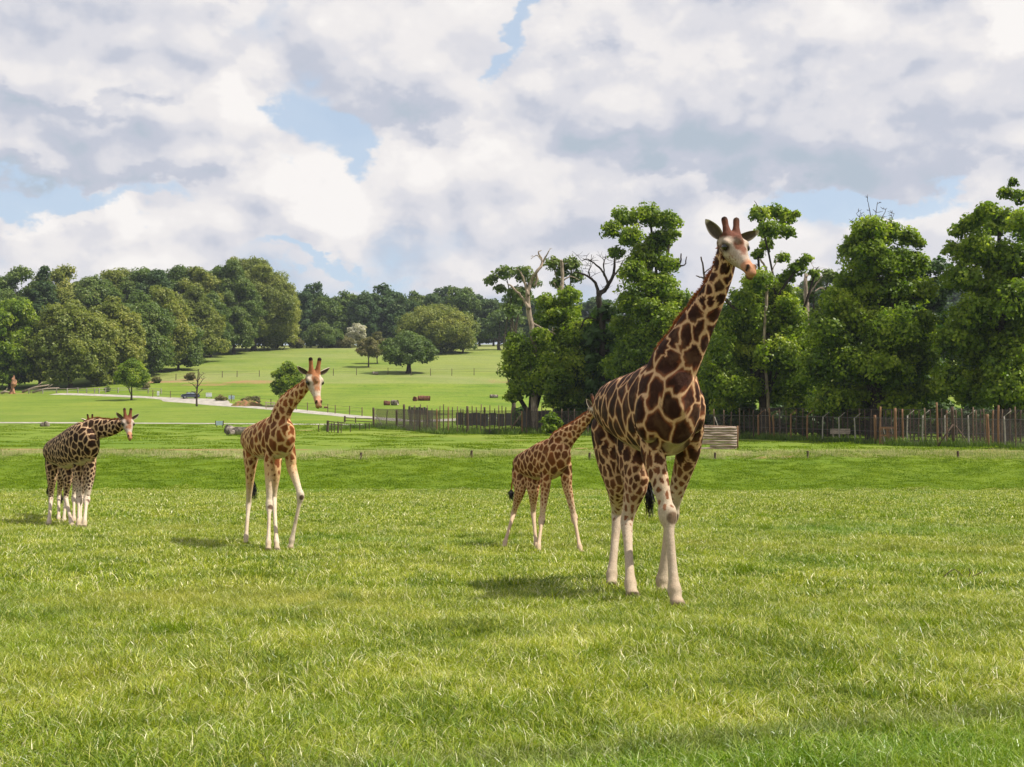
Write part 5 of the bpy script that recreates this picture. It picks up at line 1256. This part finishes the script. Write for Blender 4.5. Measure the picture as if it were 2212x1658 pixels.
    for s in (-1, 1):   # ossicones
        pb = hp_(.055, s * .050, .085); pt = hp_(.055 - .17 * ok, s * (.050 + .030 * ok), .085 + .20 * ok)
        tube([pb, pb.lerp(pt, .25), pb.lerp(pt, .6), pb.lerp(pt, .9), pt], [.064 * hs, .048 * hs, .036 * hs, .037 * hs, .033 * hs], 12, V, Fc)
        ellipsoid(V, Fc, pt, .038 * hs)
    for x in (-.1, 0, .1, .2, .3, .4, .5, .6):
        samples.append((hp_(x, 0, -.03), 4, x)); 
        if x < .3: samples.append((hp_(x, .08, 0), 4, x)); samples.append((hp_(x, -.08, 0), 4, x))
    for s in (-1, 1):
        for f in (.3, .6, 1.0): samples.append((hp_(.055 - .17 * f * ok, s * (.05 + .03 * f * ok), .085 + .20 * f * ok), 5, f))

    # base point, empty
    cx = sum(f.x for f in feet) / 4; cy = sum(f.y for f in feet) / 4
    O = Vector((cx, cy, h(cx, cy)))
    root = empty('giraffe', O, spec['label'], 'giraffe', 'giraffes crossing the meadow')
    V = [v - O for v in V]
    me = mesh_from('giraffe_raw', V, Fc)
    tmp = bpy.data.objects.new('giraffe_raw', me); COL.objects.link(tmp)
    md = tmp.modifiers.new('r', 'REMESH'); md.mode = 'VOXEL'; md.voxel_size = spec['vox']; md.use_smooth_shade = True
    ms = tmp.modifiers.new('s', 'SMOOTH'); ms.factor = 0.5; ms.iterations = spec.get('smooth', 5)
    dg = bpy.context.evaluated_depsgraph_get(); dg.update()
    ev = tmp.evaluated_get(dg); bm_me = bpy.data.meshes.new_from_object(ev)
    bpy.data.objects.remove(tmp)
    bm_me.name = 'giraffe_body'; n = len(bm_me.vertices)
    co = np.empty(n * 3, dtype=np.float32); bm_me.vertices.foreach_get('co', co); co = co.reshape(-1, 3).astype(float)
    no = np.empty(n * 3, dtype=np.float32); bm_me.vertices.foreach_get('normal', no); no = no.reshape(-1, 3)
    wc = co + np.array(O)
    # ---- region of each vertex
    kd = kdtree.KDTree(len(samples))
    for i, s in enumerate(samples): kd.insert(s[0], i)
    kd.balance()
    kind = np.zeros((n, 6)); tv = np.zeros((n, 6)); 
    for i in range(n):
        W_ = 0
        for p_, idx, dist in kd.find_n(wc[i], 5):
            wgt = 1 / (dist * dist + .0004); k_ = samples[idx][1]
            kind[i, k_] += wgt; tv[i, k_] += wgt * samples[idx][2]; W_ += wgt
        tv[i] = np.where(kind[i] > 0, tv[i] / np.maximum(kind[i], 1e-9), 0); kind[i] /= W_
    pt = spec['pat']
    legt = tv[:, 2] * kind[:, 2] + tv[:, 3] * kind[:, 3]; legw = kind[:, 2] + kind[:, 3]
    lt = np.where(legw > .01, legt / np.maximum(legw, .01), 0)
    lt = np.where(kind[:, 3] > kind[:, 2], lt - pt.get('hindk', .14), lt)
    size = (kind[:, 0] * pt['body'] + kind[:, 1] * (pt['neck'] * (1 - .42 * tv[:, 1])) + kind[:, 2] * np.clip(pt['body'] * (.56 - .30 * lt), .036, 1)
            + kind[:, 3] * np.clip(pt['body'] * (.58 - .36 * lt), .036, 1) + kind[:, 4] * .045 * hs + kind[:, 5] * .05)
    lowf = np.array([mnoise.noise(Vector(p) * 2.2) for p in co]); size = np.clip(size * (1 + .45 * lowf), .028, 1)
    lwv = pt['line'] * (kind[:, 0] + kind[:, 1] * (1 - .2 * tv[:, 1]) + legw * (0.90 - .15 * np.clip(lt, 0, 1)) + kind[:, 4] * .5)
    # ---- seeds by dart throwing, spacing follows the region
    sc = np.array([1.0, 1.0, pt.get('zs', .72)])
    q = co * sc
    order = nrng.permutation(n)[:9000]
    acc = np.zeros((0, 3)); accr = np.zeros(0); 
    for i in order:
        if len(acc):
            d2 = ((acc - q[i]) ** 2).sum(1)
            if (d2 < (0.80 * (accr + size[i]) / 2) ** 2).any(): continue
        acc = np.vstack([acc, q[i]]); accr = np.append(accr, size[i])
    sk = kdtree.KDTree(len(acc))
    for i, s in enumerate(acc): sk.insert(s, i)
    sk.balance()
    jit = 0.24
    edge = np.zeros(n); f1n = np.zeros(n); sid = np.zeros(n, dtype=int)
    for i in range(n):
        p_ = q[i]; sz = size[i]
        nz = mnoise.noise_vector(Vector(p_) * (1.1 / sz)) * sz * jit + mnoise.noise_vector(Vector(p_) * (3.1 / sz)) * sz * .05
        r = sk.find_n(Vector(p_) + nz, 6)
        ds = sorted((d_ / (accr[ix] ** .35), ix, d_) for _, ix, d_ in r)
        a, b = ds[0], ds[1]
        edge[i] = (b[0] - a[0]) * .5 * (accr[a[1]] ** .35); f1n[i] = a[2] / accr[a[1]]; sid[i] = a[1]
    per = nrng.rand(len(acc))
    # leg spots thin out and vanish towards the knee
    thin = np.clip((lt - pt.get('legfade', .55)) / .5, 0, 1) * legw
    gap = lwv + thin * size * .22
    sharp = np.clip(size * .035, .003, .007)
    patch = smooth01((edge - gap) / sharp * .5 + .5)
    gone = smooth01((lt + .16 * lowf - pt.get('legend', 1.0)) / .34) * legw; per_gone = nrng.rand(len(acc)); gone = np.maximum(gone, smooth01((lt - (pt.get('legend', 1.0) - .30) - .5 * per_gone[sid]) / .05) * legw)
    vis = patch * (1 - np.clip(gone, 0, 1))
    belly = smooth01((-no[:, 2] - .62) / .25) * (kind[:, 0] + .6 * legw * (lt < .5))
    vis *= 1 - .85 * np.clip(belly, 0, 1) * (kind[:, 4] < .3)
    C_in = np.array(pt['dark']); C_ed = np.array(pt['edge']); C_li = np.array(pt['linec']); C_leg = np.array(pt['legc'])
    core = smooth01((edge - gap) / (size * .13))[:, None]
    dv = (0.72 + .6 * per[sid])[:, None]
    nv = np.array([mnoise.noise(Vector(p) * 6) for p in co])[:, None]
    pc = (C_ed * (1 - core * pt['core']) + C_in * core * pt['core']) * dv * (1 + .35 * nv)
    # young/leg patches are redder and paler
    redder = np.clip(legw * lt * 1.1, 0, 1)[:, None] * (pt['legpatch_on'])
    pc = pc * (1 - redder) + np.array(pt['legpatch']) * dv * redder
    whit = np.clip(smooth01((lt - .35) / .6) * legw + np.clip(belly, 0, 1), 0, 1)[:, None]
    lc = C_li * (1 - whit) + C_leg * whit
    lc = lc * (1 + .16 * nv)
    col = lc * (1 - vis[:, None]) + pc * vis[:, None]
    # head colouring in head coordinates
    rel = (wc - np.array(H0)) / hs
    hx = rel @ np.array(fd); hy = rel @ np.array(Lh); hz = rel @ np.array(Uh)
    hw = smooth01((kind[:, 4] + kind[:, 5] - .35) / .3)
    n5 = np.array([mnoise.noise(Vector(p) * 16) for p in co]); n20 = np.array([mnoise.noise(Vector(p) * 45) for p in co])
    face = np.tile(np.array(pt['face']), (n, 1)) * (1 + .25 * n5)[:, None]
    def over(c0, c1, m_): return c0 * (1 - m_[:, None]) + np.array(c1) * m_[:, None]
    jaw = vis * smooth01((.22 - hx) / .08) * smooth01((-hz + .02) / .04)
    spots = smooth01((n20 - .12) / .08) * smooth01((.46 - hx) / .1) * smooth01((-hz + .0) / .05) * .7
    face = over(face, pt['edge'], np.clip(spots, 0, 1)); face = over(face, np.array(pt['edge']) * .5, jaw)
    brow = smooth01((hz - .012 + .05 * n5 + .05 * hx) / .04) * smooth01((.46 - hx) / .12) * smooth01((.098 - .09 * hx - np.abs(hy) + .03 * n5) / .03)
    face = over(face, pt['brow'], np.clip(brow * (.85 + .6 * n5), 0, 1))
    top = smooth01((.06 - hx) / .05) * smooth01((hz - .02) / .05)
    face = over(face, pt['brow'], top)
    kn_ = np.exp(-(((hx - .21) / .06) ** 2 + (hy / .038) ** 2)) * (hz > .06); face = over(face, np.array(pt['brow']) * .6, np.clip(kn_, 0, 1))
    mz = smooth01((hx - .455 + .03 * n5) / .06); face = over(face, pt['muzzle'], mz)
    lip = smooth01((-hz - .125) / .02) * smooth01((hx - .45) / .05); face = over(face, (.06, .035, .025), lip * .85)
    ch = smooth01((-hz - .10) / .05) * (1 - mz); face = over(face, np.array(pt['face']) * .9, ch * .4)
    eyed = np.exp(-(((hx - .195) / .065) ** 2 + ((np.abs(hy) - .13) / .055) ** 2 + ((hz - .012) / .040) ** 2)) * 1.9; face = over(face, (.05, .03, .02), np.clip(eyed, 0, 1))
    nos = np.exp(-(((hx - .600) / .020) ** 2 + ((np.abs(hy) - .045) / .017) ** 2)) * 1.6 * (hz > -.09); face = over(face, (.015, .008, .006), np.clip(nos, 0, 1))
    dk = np.exp(-(((hx - .36) / .06) ** 2 + (hy / .022) ** 2)) * (hz > -.02); face = over(face, pt['brow'], np.clip(dk, 0, .8))
    os_ = smooth01((kind[:, 5] - .25) / .3); face = over(face, pt['oss'], os_)
    tipm = os_ * smooth01((tv[:, 5] - .80) / .12); face = over(face, (.020, .011, .008), tipm)
    col = col * (1 - hw[:, None]) + face * hw[:, None]
    # knees: darker worn patch; hooves
    for kc, kr in kneecaps:
        d_ = np.sqrt(((wc - np.array(kc)) ** 2).sum(1)); m_ = smooth01((kr * 1.05 - d_) / (kr * .35)) * pt['knee']
        col = over(col, (.085, .050, .030), m_)
    for f in feet:
        d_ = np.sqrt(((wc[:, :2] - np.array(f)[:2]) ** 2).sum(1)); m_ = smooth01((.075 * S_ - (wc[:, 2] - f.z)) / .02) * (d_ < .2 * S_)
        col = over(col, (.16, .125, .095), m_)
        m2 = smooth01((.34 * S_ - (wc[:, 2] - f.z)) / (.25 * S_)) * (d_ < .25 * S_) * .40
        col = over(col, (.30, .24, .14), m2)
    dust = np.clip((lt - .8) / .5, 0, 1) * legw * (.25 + .5 * np.clip(.5 + 1.4 * lowf, 0, 1)); col = over(col, (.36, .26, .17), dust * .55)
    col = np.clip(col, .003, .9)
    ca = bm_me.color_attributes.new('coat', 'FLOAT_COLOR', 'POINT')
    ca.data.foreach_set('color', np.hstack([col, np.ones((n, 1))]).astype(np.float32).ravel())
    bm_me.materials.clear(); bm_me.materials.append(m_coat)
    put('body', bm_me, root)
    # ---- eyes
    for s in (-1, 1):
        EV = []; EF = []; ellipsoid(EV, EF, hp_(.195, s * .126, .012) - O, .036 * hs, None, 12, 8)
        put('eye', mesh_from('eye', EV, EF, m_eye, True), root)
    # ---- ears: hollow leaf shapes
    for si, s in enumerate((-1, 1)):
        ex, ey, ez = spec.get('ears', [(-.30, .85, .42)] * 2)[si]
        eb = hp_(.005, s * .095, .040)
        dirE = (fd * ex + Lh * (s * ey) + Uh * ez).normalized()
        face_n = (fd * .9 + Uh * .05 + Lh * s * .25); face_n = (face_n - dirE * face_n.dot(dirE)).normalized()
        side = dirE.cross(face_n).normalized()
        EV = []; EF = []; Lr = .225 * hs * spec.get('eark', 1); nU, nW = 10, 6; cols = []
        for lay in (0, 1):
            for i in range(nU + 1):
                tt = i / nU; wdt = (.052 * math.sin(PI * min(1, (tt * .82 + .13))) ** .8 * (1 - .25 * tt) + .001) * hs * spec.get('eark', 1) * 1.15
                if i == nU: wdt = .004 * hs
                for k in range(nW + 1):
                    s_ = k / nW * 2 - 1
                    cup = .038 * hs * (s_ * s_ - .35) * math.sin(PI * min(1, tt * .9 + .1))
                    p_ = eb + dirE * (Lr * tt) + side * (wdt * s_) + face_n * (cup - lay * .010 * hs * (1 - abs(s_) ** 4))
                    EV.append(p_ - O)
                    cols.append((.10, .075, .06) if (lay == 0 and abs(s_) < .75 and tt < .85) else (.52, .43, .34))
        Np = (nU + 1) * (nW + 1)
        for lay in (0, 1):
            for i in range(nU):
                for k in range(nW):
                    a = lay * Np + i * (nW + 1) + k; f = (a, a + 1, a + nW + 2, a + nW + 1); EF.append(f if lay else f[::-1])
        em = mesh_from('ear', EV, EF, m_coat, True)
        ca = em.color_attributes.new('coat', 'FLOAT_COLOR', 'POINT')
        ca.data.foreach_set('color', np.array([(*c_, 1) for c_ in cols], dtype=np.float32).ravel())
        put('ear', em, root)
    # ---- mane: a stiff upright brush along the back of the neck
    ring = catmull([(p.x, p.y, p.z, a, b, z) for p, a, b, z in nsec], 12)
    MV = []; MF = []; cols = []
    nb = spec.get('mane_n', 1600)
    for k in range(nb):
        f = rnd.random() * .97 + .02; idx = f * (len(ring) - 1); i0 = int(idx); fr = idx - i0
        a_ = ring[i0] * (1 - fr) + ring[min(i0 + 1, len(ring) - 1)] * fr
        tan = Vector(ring[min(i0 + 1, len(ring) - 1)][:3] - ring[max(i0 - 1, 0)][:3]).normalized()
        L, N = frame(a_[5], tan)
        if N.z < 0 and abs(N.z) > .3: N = -N
        # the back of the neck is the side away from the heading
        hd = Vector((math.sin(R(a_[5])), -math.cos(R(a_[5])), 0))
        back = N if (N.dot(-hd) + N.z * .6) > 0 else -N
        c = Vector(a_[:3]) + back * (a_[4] * .93) + L * rnd.uniform(-.022, .022) * S_
        ln = (.048 + rnd.uniform(-.015, .018) + .008 * math.sin(f * 40)) * S_ * (1 if f > .12 else f / .12)
        dr = (back + tan * rnd.uniform(-.1, .45) + L * rnd.uniform(-.25, .25)).normalized()
        w_ = .006 * S_ ; sd_ = (tan * rnd.uniform(-1, 1) + L * rnd.uniform(-1, 1)).normalized() * w_
        b0 = len(MV); MV += [c - sd_ - O, c + sd_ - O, c + dr * ln * .7 + sd_ * .8 - O, c + dr * ln - O]
        MF += [(b0, b0 + 1, b0 + 2), (b0, b0 + 2, b0 + 3)]
        cc = np.array(pt['mane']) * rnd.uniform(.7, 1.3); cols += [cc * .8, cc * .8, cc, cc * 1.15]
    em = mesh_from('mane', MV, MF, m_coat)
    ca = em.color_attributes.new('coat', 'FLOAT_COLOR', 'POINT'); ca.data.foreach_set('color', np.array([(*c_, 1) for c_ in cols], dtype=np.float32).ravel())
    put('mane', em, root)
    # ---- tail
    tp = [Q(*p) for p in spec['tail']]
    TV, TF = tube(catmull([tuple(p - O) for p in tp], 5), list(np.interp(np.linspace(0, 1, (len(tp) - 1) * 5 + 1), [0, .5, 1], [.035 * S_, .022 * S_, .014 * S_])), 8)
    em = mesh_from('tail', TV, TF, m_coat, True); ca = em.color_attributes.new('coat', 'FLOAT_COLOR', 'POINT')
    ca.data.foreach_set('color', np.tile(np.array([*pt['edge'], 1.0], dtype=np.float32), len(TV)))
    tail = put('tail', em, root)
    e0 = tp[-1] - O; MV = []; MF = []
    for k in range(150):
        c = e0 + Vector((rnd.gauss(0, .014), rnd.gauss(0, .014), rnd.uniform(0, .05))) * S_
        ln = rnd.uniform(.35, 1.0) * spec.get('tuft', .42); q1 = c + Vector((rnd.gauss(0, .03), rnd.gauss(0, .03), -ln * .5)); q2 = c + Vector((rnd.gauss(.01, .04), rnd.gauss(0, .04), -ln))
        sd_ = Vector((rnd.uniform(-1, 1), rnd.uniform(-1, 1), 0)).normalized() * .006
        b0 = len(MV); MV += [c - sd_, c + sd_, q1 + sd_, q1 - sd_, q2]; MF += [(b0, b0 + 1, b0 + 2, b0 + 3), (b0 + 3, b0 + 2, b0 + 4)]
    put('tuft', mesh_from('tuft', MV, MF, m_black_hair), tail)
    return root

PAT_BIG = dict(body=.235, neck=.195, line=.0125, dark=(.030, .0100, .006), edge=(.150, .042, .014), core=1.0, linec=(.56, .345, .19), legc=(.47, .375, .27), legfade=.50, legend=1.0,
               legpatch=(.20, .075, .030), legpatch_on=.8, face=(.43, .34, .265), brow=(.17, .068, .040), muzzle=(.42, .20, .11), oss=(.13, .048, .030), knee=1.0, mane=(.26, .075, .022), zs=.74)
G1 = dict(S=1.22, D0=14.9, seed=11, az=21, vox=.0125, smooth=9, pat=PAT_BIG, legk=1.02,
    torso=[(1324, 888, 2.35, .18, .22), (1328, 880, 2.05, .31, .33), (1345, 880, 1.65, .35, .40), (1372, 884, 1.2, .38, .48), (1400, 886, .85, .41, .55), (1426, 882, .45, .40, .60), (1452, 876, .10, .37, .60), (1468, 882, -.18, .24, .44)],
    neck=[(1440, 850, .25, .25, .42, 30), (1452, 800, .05, .22, .36, 38), (1478, 752, -.05, .18, .29, 45), (1503, 706, -.12, .155, .235, 50), (1528, 662, -.2, .135, .185, 52), (1549, 620, -.28, .12, .15, 50), (1562, 588, -.33, .118, .135, 40), (1568, 556, -.36, .12, .13, 30), (1569, 530, -.36, .09, .10, 25)],
    front=[[(1411, 915, .25), (1412, 985, .22), (1443, 1113, -.02), (1464, 1306)], [(1492, 903, .50), (1485, 980, .62), (1447, 1115, .95), (1430, 1279)]],
    hind=[[(1318, 925, 2.1), (1330, 1040, 2.05), (1334, 1112, 2.42), (1322, 1265)], [(1368, 930, 1.75), (1374, 1042, 1.35), (1354, 1128, 1.45), (1367, 1287)]],
    bulge=[(1402, 900, .06, .17, .18, .32), (1499, 885, .22, .14, .17, .30), (1400, 850, .3, .10, .16, .34), (1312, 900, 2.0, .13, .22, .30)],
    head=(1572, 523, -.40, 19, 31, 1.12, 0), ears=[(-.45, .66, .60), (.05, .92, .42)], eark=1.14, oss=.68, mane_n=2600,
    tail=[(1326, 880, 2.75), (1370, 960, 2.7), (1402, 1050, 2.4)], tuft=.55,
    label='largest giraffe in front, head raised and nose turned right, dark brown patches')
PAT2 = dict(PAT_BIG, body=.175, neck=.145, line=.018, dark=(.150, .042, .011), edge=(.27, .080, .020), linec=(.58, .36, .17), legc=(.57, .47, .34), legfade=.1, legend=.85, legpatch=(.24, .10, .045),
            face=(.52, .42, .31), brow=(.34, .14, .06), muzzle=(.47, .24, .14), oss=(.30, .12, .05), mane=(.33, .12, .04))
G2 = dict(S=.86, D0=24.2, seed=23, az=22, vox=.0145, smooth=4, pat=PAT2, legk=1.0,
    torso=[(540, 958, 1.75, .14, .18), (543, 950, 1.5, .23, .26), (553, 950, 1.15, .26, .32), (568, 951, .8, .29, .39), (584, 947, .45, .30, .42), (600, 944, .15, .29, .44), (613, 945, -.15, .24, .38), (621, 950, -.3, .16, .28)],
    neck=[(600, 930, .1, .19, .32, 28), (606, 902, -.05, .165, .27, 38), (616, 879, -.15, .13, .22, 48), (632, 862, -.25, .11, .17, 55), (648, 847, -.35, .095, .135, 52), (660, 834, -.42, .09, .11, 45), (668, 824, -.46, .07, .08, 40)],
    front=[[(585, 962, .15), (581, 1007, .12), (582, 1093, 0.0), (580, 1187)], [(625, 962, .1), (630, 1010, .1), (650, 1072, -.25), (627, 1184)]],
    hind=[[(543, 966, 1.4), (541, 1016, 1.35), (537, 1089, 1.55), (531, 1175)], [(590, 975, 1.0), (594, 1025, .85), (592, 1080, .85), (599, 1187)]],
    bulge=[(582, 955, .1, .11, .12, .22), (624, 957, .0, .10, .11, .21)],
    head=(675, 811, -.52, 27, 48, 1.12, 0), ears=[(-.35, .80, .35), (-.25, .85, .45)], oss=.95, mane_n=1100,
    tail=[(541, 950, 1.9), (546, 1000, 1.85), (548, 1045, 1.7)], tuft=.42,
    label='younger giraffe with pale legs stepping forward in front of the small green tree')
PAT3 = dict(PAT_BIG, body=.185, neck=.175, line=.0135, dark=(.018, .008, .005), edge=(.075, .026, .011), linec=(.56, .37, .21), legc=(.58, .47, .35), legfade=.85, legend=1.02, legpatch=(.06, .025, .012), legpatch_on=.6, zs=.9, mane=(.22, .06, .02), brow=(.24, .10, .05), oss=(.15, .05, .025))
G3 = dict(S=1.05, D0=32.4, seed=31, az=27, vox=.017, smooth=4, pat=PAT3,
    torso=[(109, 982, 2.0, .16, .20), (115, 976, 1.75, .28, .32), (130, 974, 1.3, .33, .42), (148, 971, .85, .37, .52), (165, 963, .45, .39, .56), (180, 958, .1, .37, .57), (192, 962, -.15, .29, .48), (200, 970, -.35, .18, .32)],
    neck=[(183, 955, .1, .23, .46, 32), (192, 938, -.02, .21, .38, 50), (205, 928, -.12, .18, .30, 66), (221, 926, -.25, .155, .255, 76), (239, 925, -.38, .135, .215, 76), (254, 921, -.5, .12, .175, 70), (264, 917, -.58, .11, .13, 55), (271, 914, -.62, .08, .09, 40)],
    front=[[(170, 975, .3), (168, 1030, .28), (171, 1081, .15), (170.5, 1141)], [(198, 975, .05), (195, 1030, .0), (187, 1081, -.1), (182, 1141)]],
    hind=[[(114, 990, 1.85), (112, 1035, 1.8), (110, 1078, 2.05), (105.5, 1136)], [(143, 1000, 1.3), (146, 1036, 1.0), (142, 1077, 1.15), (157, 1140)]],
    bulge=[(170, 980, .15, .14, .14, .26), (200, 975, -.02, .12, .13, .24)],
    head=(274, 908, -.66, 28, 36, 1.06, 0), ears=[(-.40, .70, .50), (-.30, .80, .45)], oss=.85, mane_n=1100,
    tail=[(112, 975, 2.3), (106, 1020, 2.35), (106, 1055, 2.3)], tuft=.3,
    label='near black-patched giraffe at left stretching its neck level towards the right')
PAT4 = dict(PAT_BIG, body=.135, neck=.120, line=.0115, dark=(.110, .034, .010), edge=(.23, .070, .020), linec=(.54, .33, .17), legc=(.50, .36, .23), legfade=.55, legend=1.15, legpatch=(.22, .085, .035), legpatch_on=.7,
            face=(.55, .46, .36), brow=(.26, .10, .05), muzzle=(.42, .20, .11), mane=(.34, .10, .03), zs=.8)
G4 = dict(S=.74, D0=24.0, seed=47, az=38, vox=.0135, smooth=4, pat=PAT4, legk=1.03,
    torso=[(1121, 1010, 1.15, .11, .14), (1126, 1003, .95, .18, .20), (1141, 1001, .7, .21, .27), (1160, 999, .45, .23, .35), (1180, 993, .2, .235, .38), (1198, 991, 0, .22, .40), (1212, 996, -.15, .18, .33), (1222, 1004, -.25, .11, .2)],
    neck=[(1202, 978, -.02, .15, .32, 45), (1212, 958, -.1, .125, .26, 55), (1226, 943, -.18, .105, .20, 62), (1242, 930, -.25, .09, .155, 65), (1257, 916, -.32, .08, .125, 60), (1269, 903, -.38, .075, .10, 55), (1277, 894, -.4, .06, .07, 50)],
    front=[[(1181, 1005, .08), (1178, 1055, .06), (1170, 1126, .05), (1164, 1191)], [(1222, 1006, -.1), (1225, 1050, -.12), (1241, 1121, -.2), (1257, 1192)]],
    hind=[[(1125, 1015, .95), (1123, 1060, .85), (1109, 1111, 1.15), (1089, 1183)], [(1150, 1018, .75), (1152, 1062, .6), (1152, 1110, .75), (1161, 1185)]],
    bulge=[(1180, 1010, .02, .09, .10, .18), (1222, 1005, -.15, .08, .09, .17)],
    head=(1281, 884, -.38, 46, 28, .86, 0), ears=[(-.45, .55, .65), (-.45, .75, .45)], oss=1.0, mane_n=1100,
    tail=[(1119, 1000, 1.1), (1108, 1035, 1.2), (1104, 1062, 1.2)], tuft=.24,
    label='giraffe calf striding behind the rump of the largest giraffe, head half hidden')
PAT5 = dict(PAT3)
G5 = dict(S=.95, D0=35.4, seed=59, az=30, vox=.020, smooth=4, pat=PAT5,
    torso=[(134, 1000, 2.1, .15, .24), (138, 995, 1.8, .26, .36), (148, 990, 1.4, .29, .40), (160, 985, .9, .30, .43), (172, 980, .5, .30, .45), (182, 978, .1, .26, .42), (190, 980, -.15, .16, .28)],
    neck=[(180, 970, .1, .18, .32, 25), (184, 956, -.2, .15, .25, 20), (188, 940, -.5, .12, .18, 15), (193, 926, -.75, .10, .14, 12), (197, 915, -.9, .08, .10, 10)],
    front=[[(170, 985, .5), (164, 1030, .4), (160, 1078, .3), (160, 1129)], [(190, 985, .1), (186, 1030, .0), (176, 1078, .0), (173, 1129)]],
    hind=[[(130, 1000, 1.8), (132, 1035, 1.8), (127, 1076, 2.0), (127, 1128)], [(146, 1000, 1.5), (147, 1035, 1.4), (142, 1077, 1.5), (138, 1130)]],
    bulge=[], head=(197, 911, -.95, 6, 62, .86, 0), ears=[(-.25, .85, .2), (-.25, .85, .2)], oss=.9, mane_n=500,
    tail=[(130, 985, 2.2), (131, 1030, 2.2), (131, 1070, 2.2)], tuft=.35,
    label='giraffe hidden behind the leftmost one, only horn tips and hind legs showing')
GIR = [G1, G2, G3, G4, G5]
for g_ in GIR: giraffe(g_)
# ------------------------------------------------------------------ air: a thin even haze over the whole place
HAZE = 0.00009
V = []; Fc = []; box(V, Fc, (0, 740, 72), (4300, 1700, 150))
mh = bpy.data.materials.new('haze_air'); mh.use_nodes = True
t = NT(mh.node_tree); t.n.clear(); o_ = t.node('ShaderNodeOutputMaterial'); pv = t.node('ShaderNodeVolumePrincipled'); t.l.new(pv.outputs[0], o_.inputs['Volume'])
pv.inputs['Density'].default_value = HAZE; pv.inputs['Color'].default_value = (.80, .88, 1.0, 1); pv.inputs['Anisotropy'].default_value = 0.2
hz = put('haze', mesh_from('haze', V, Fc, mh)); tag(hz, kind='stuff')
S.cycles.volume_bounces = 0
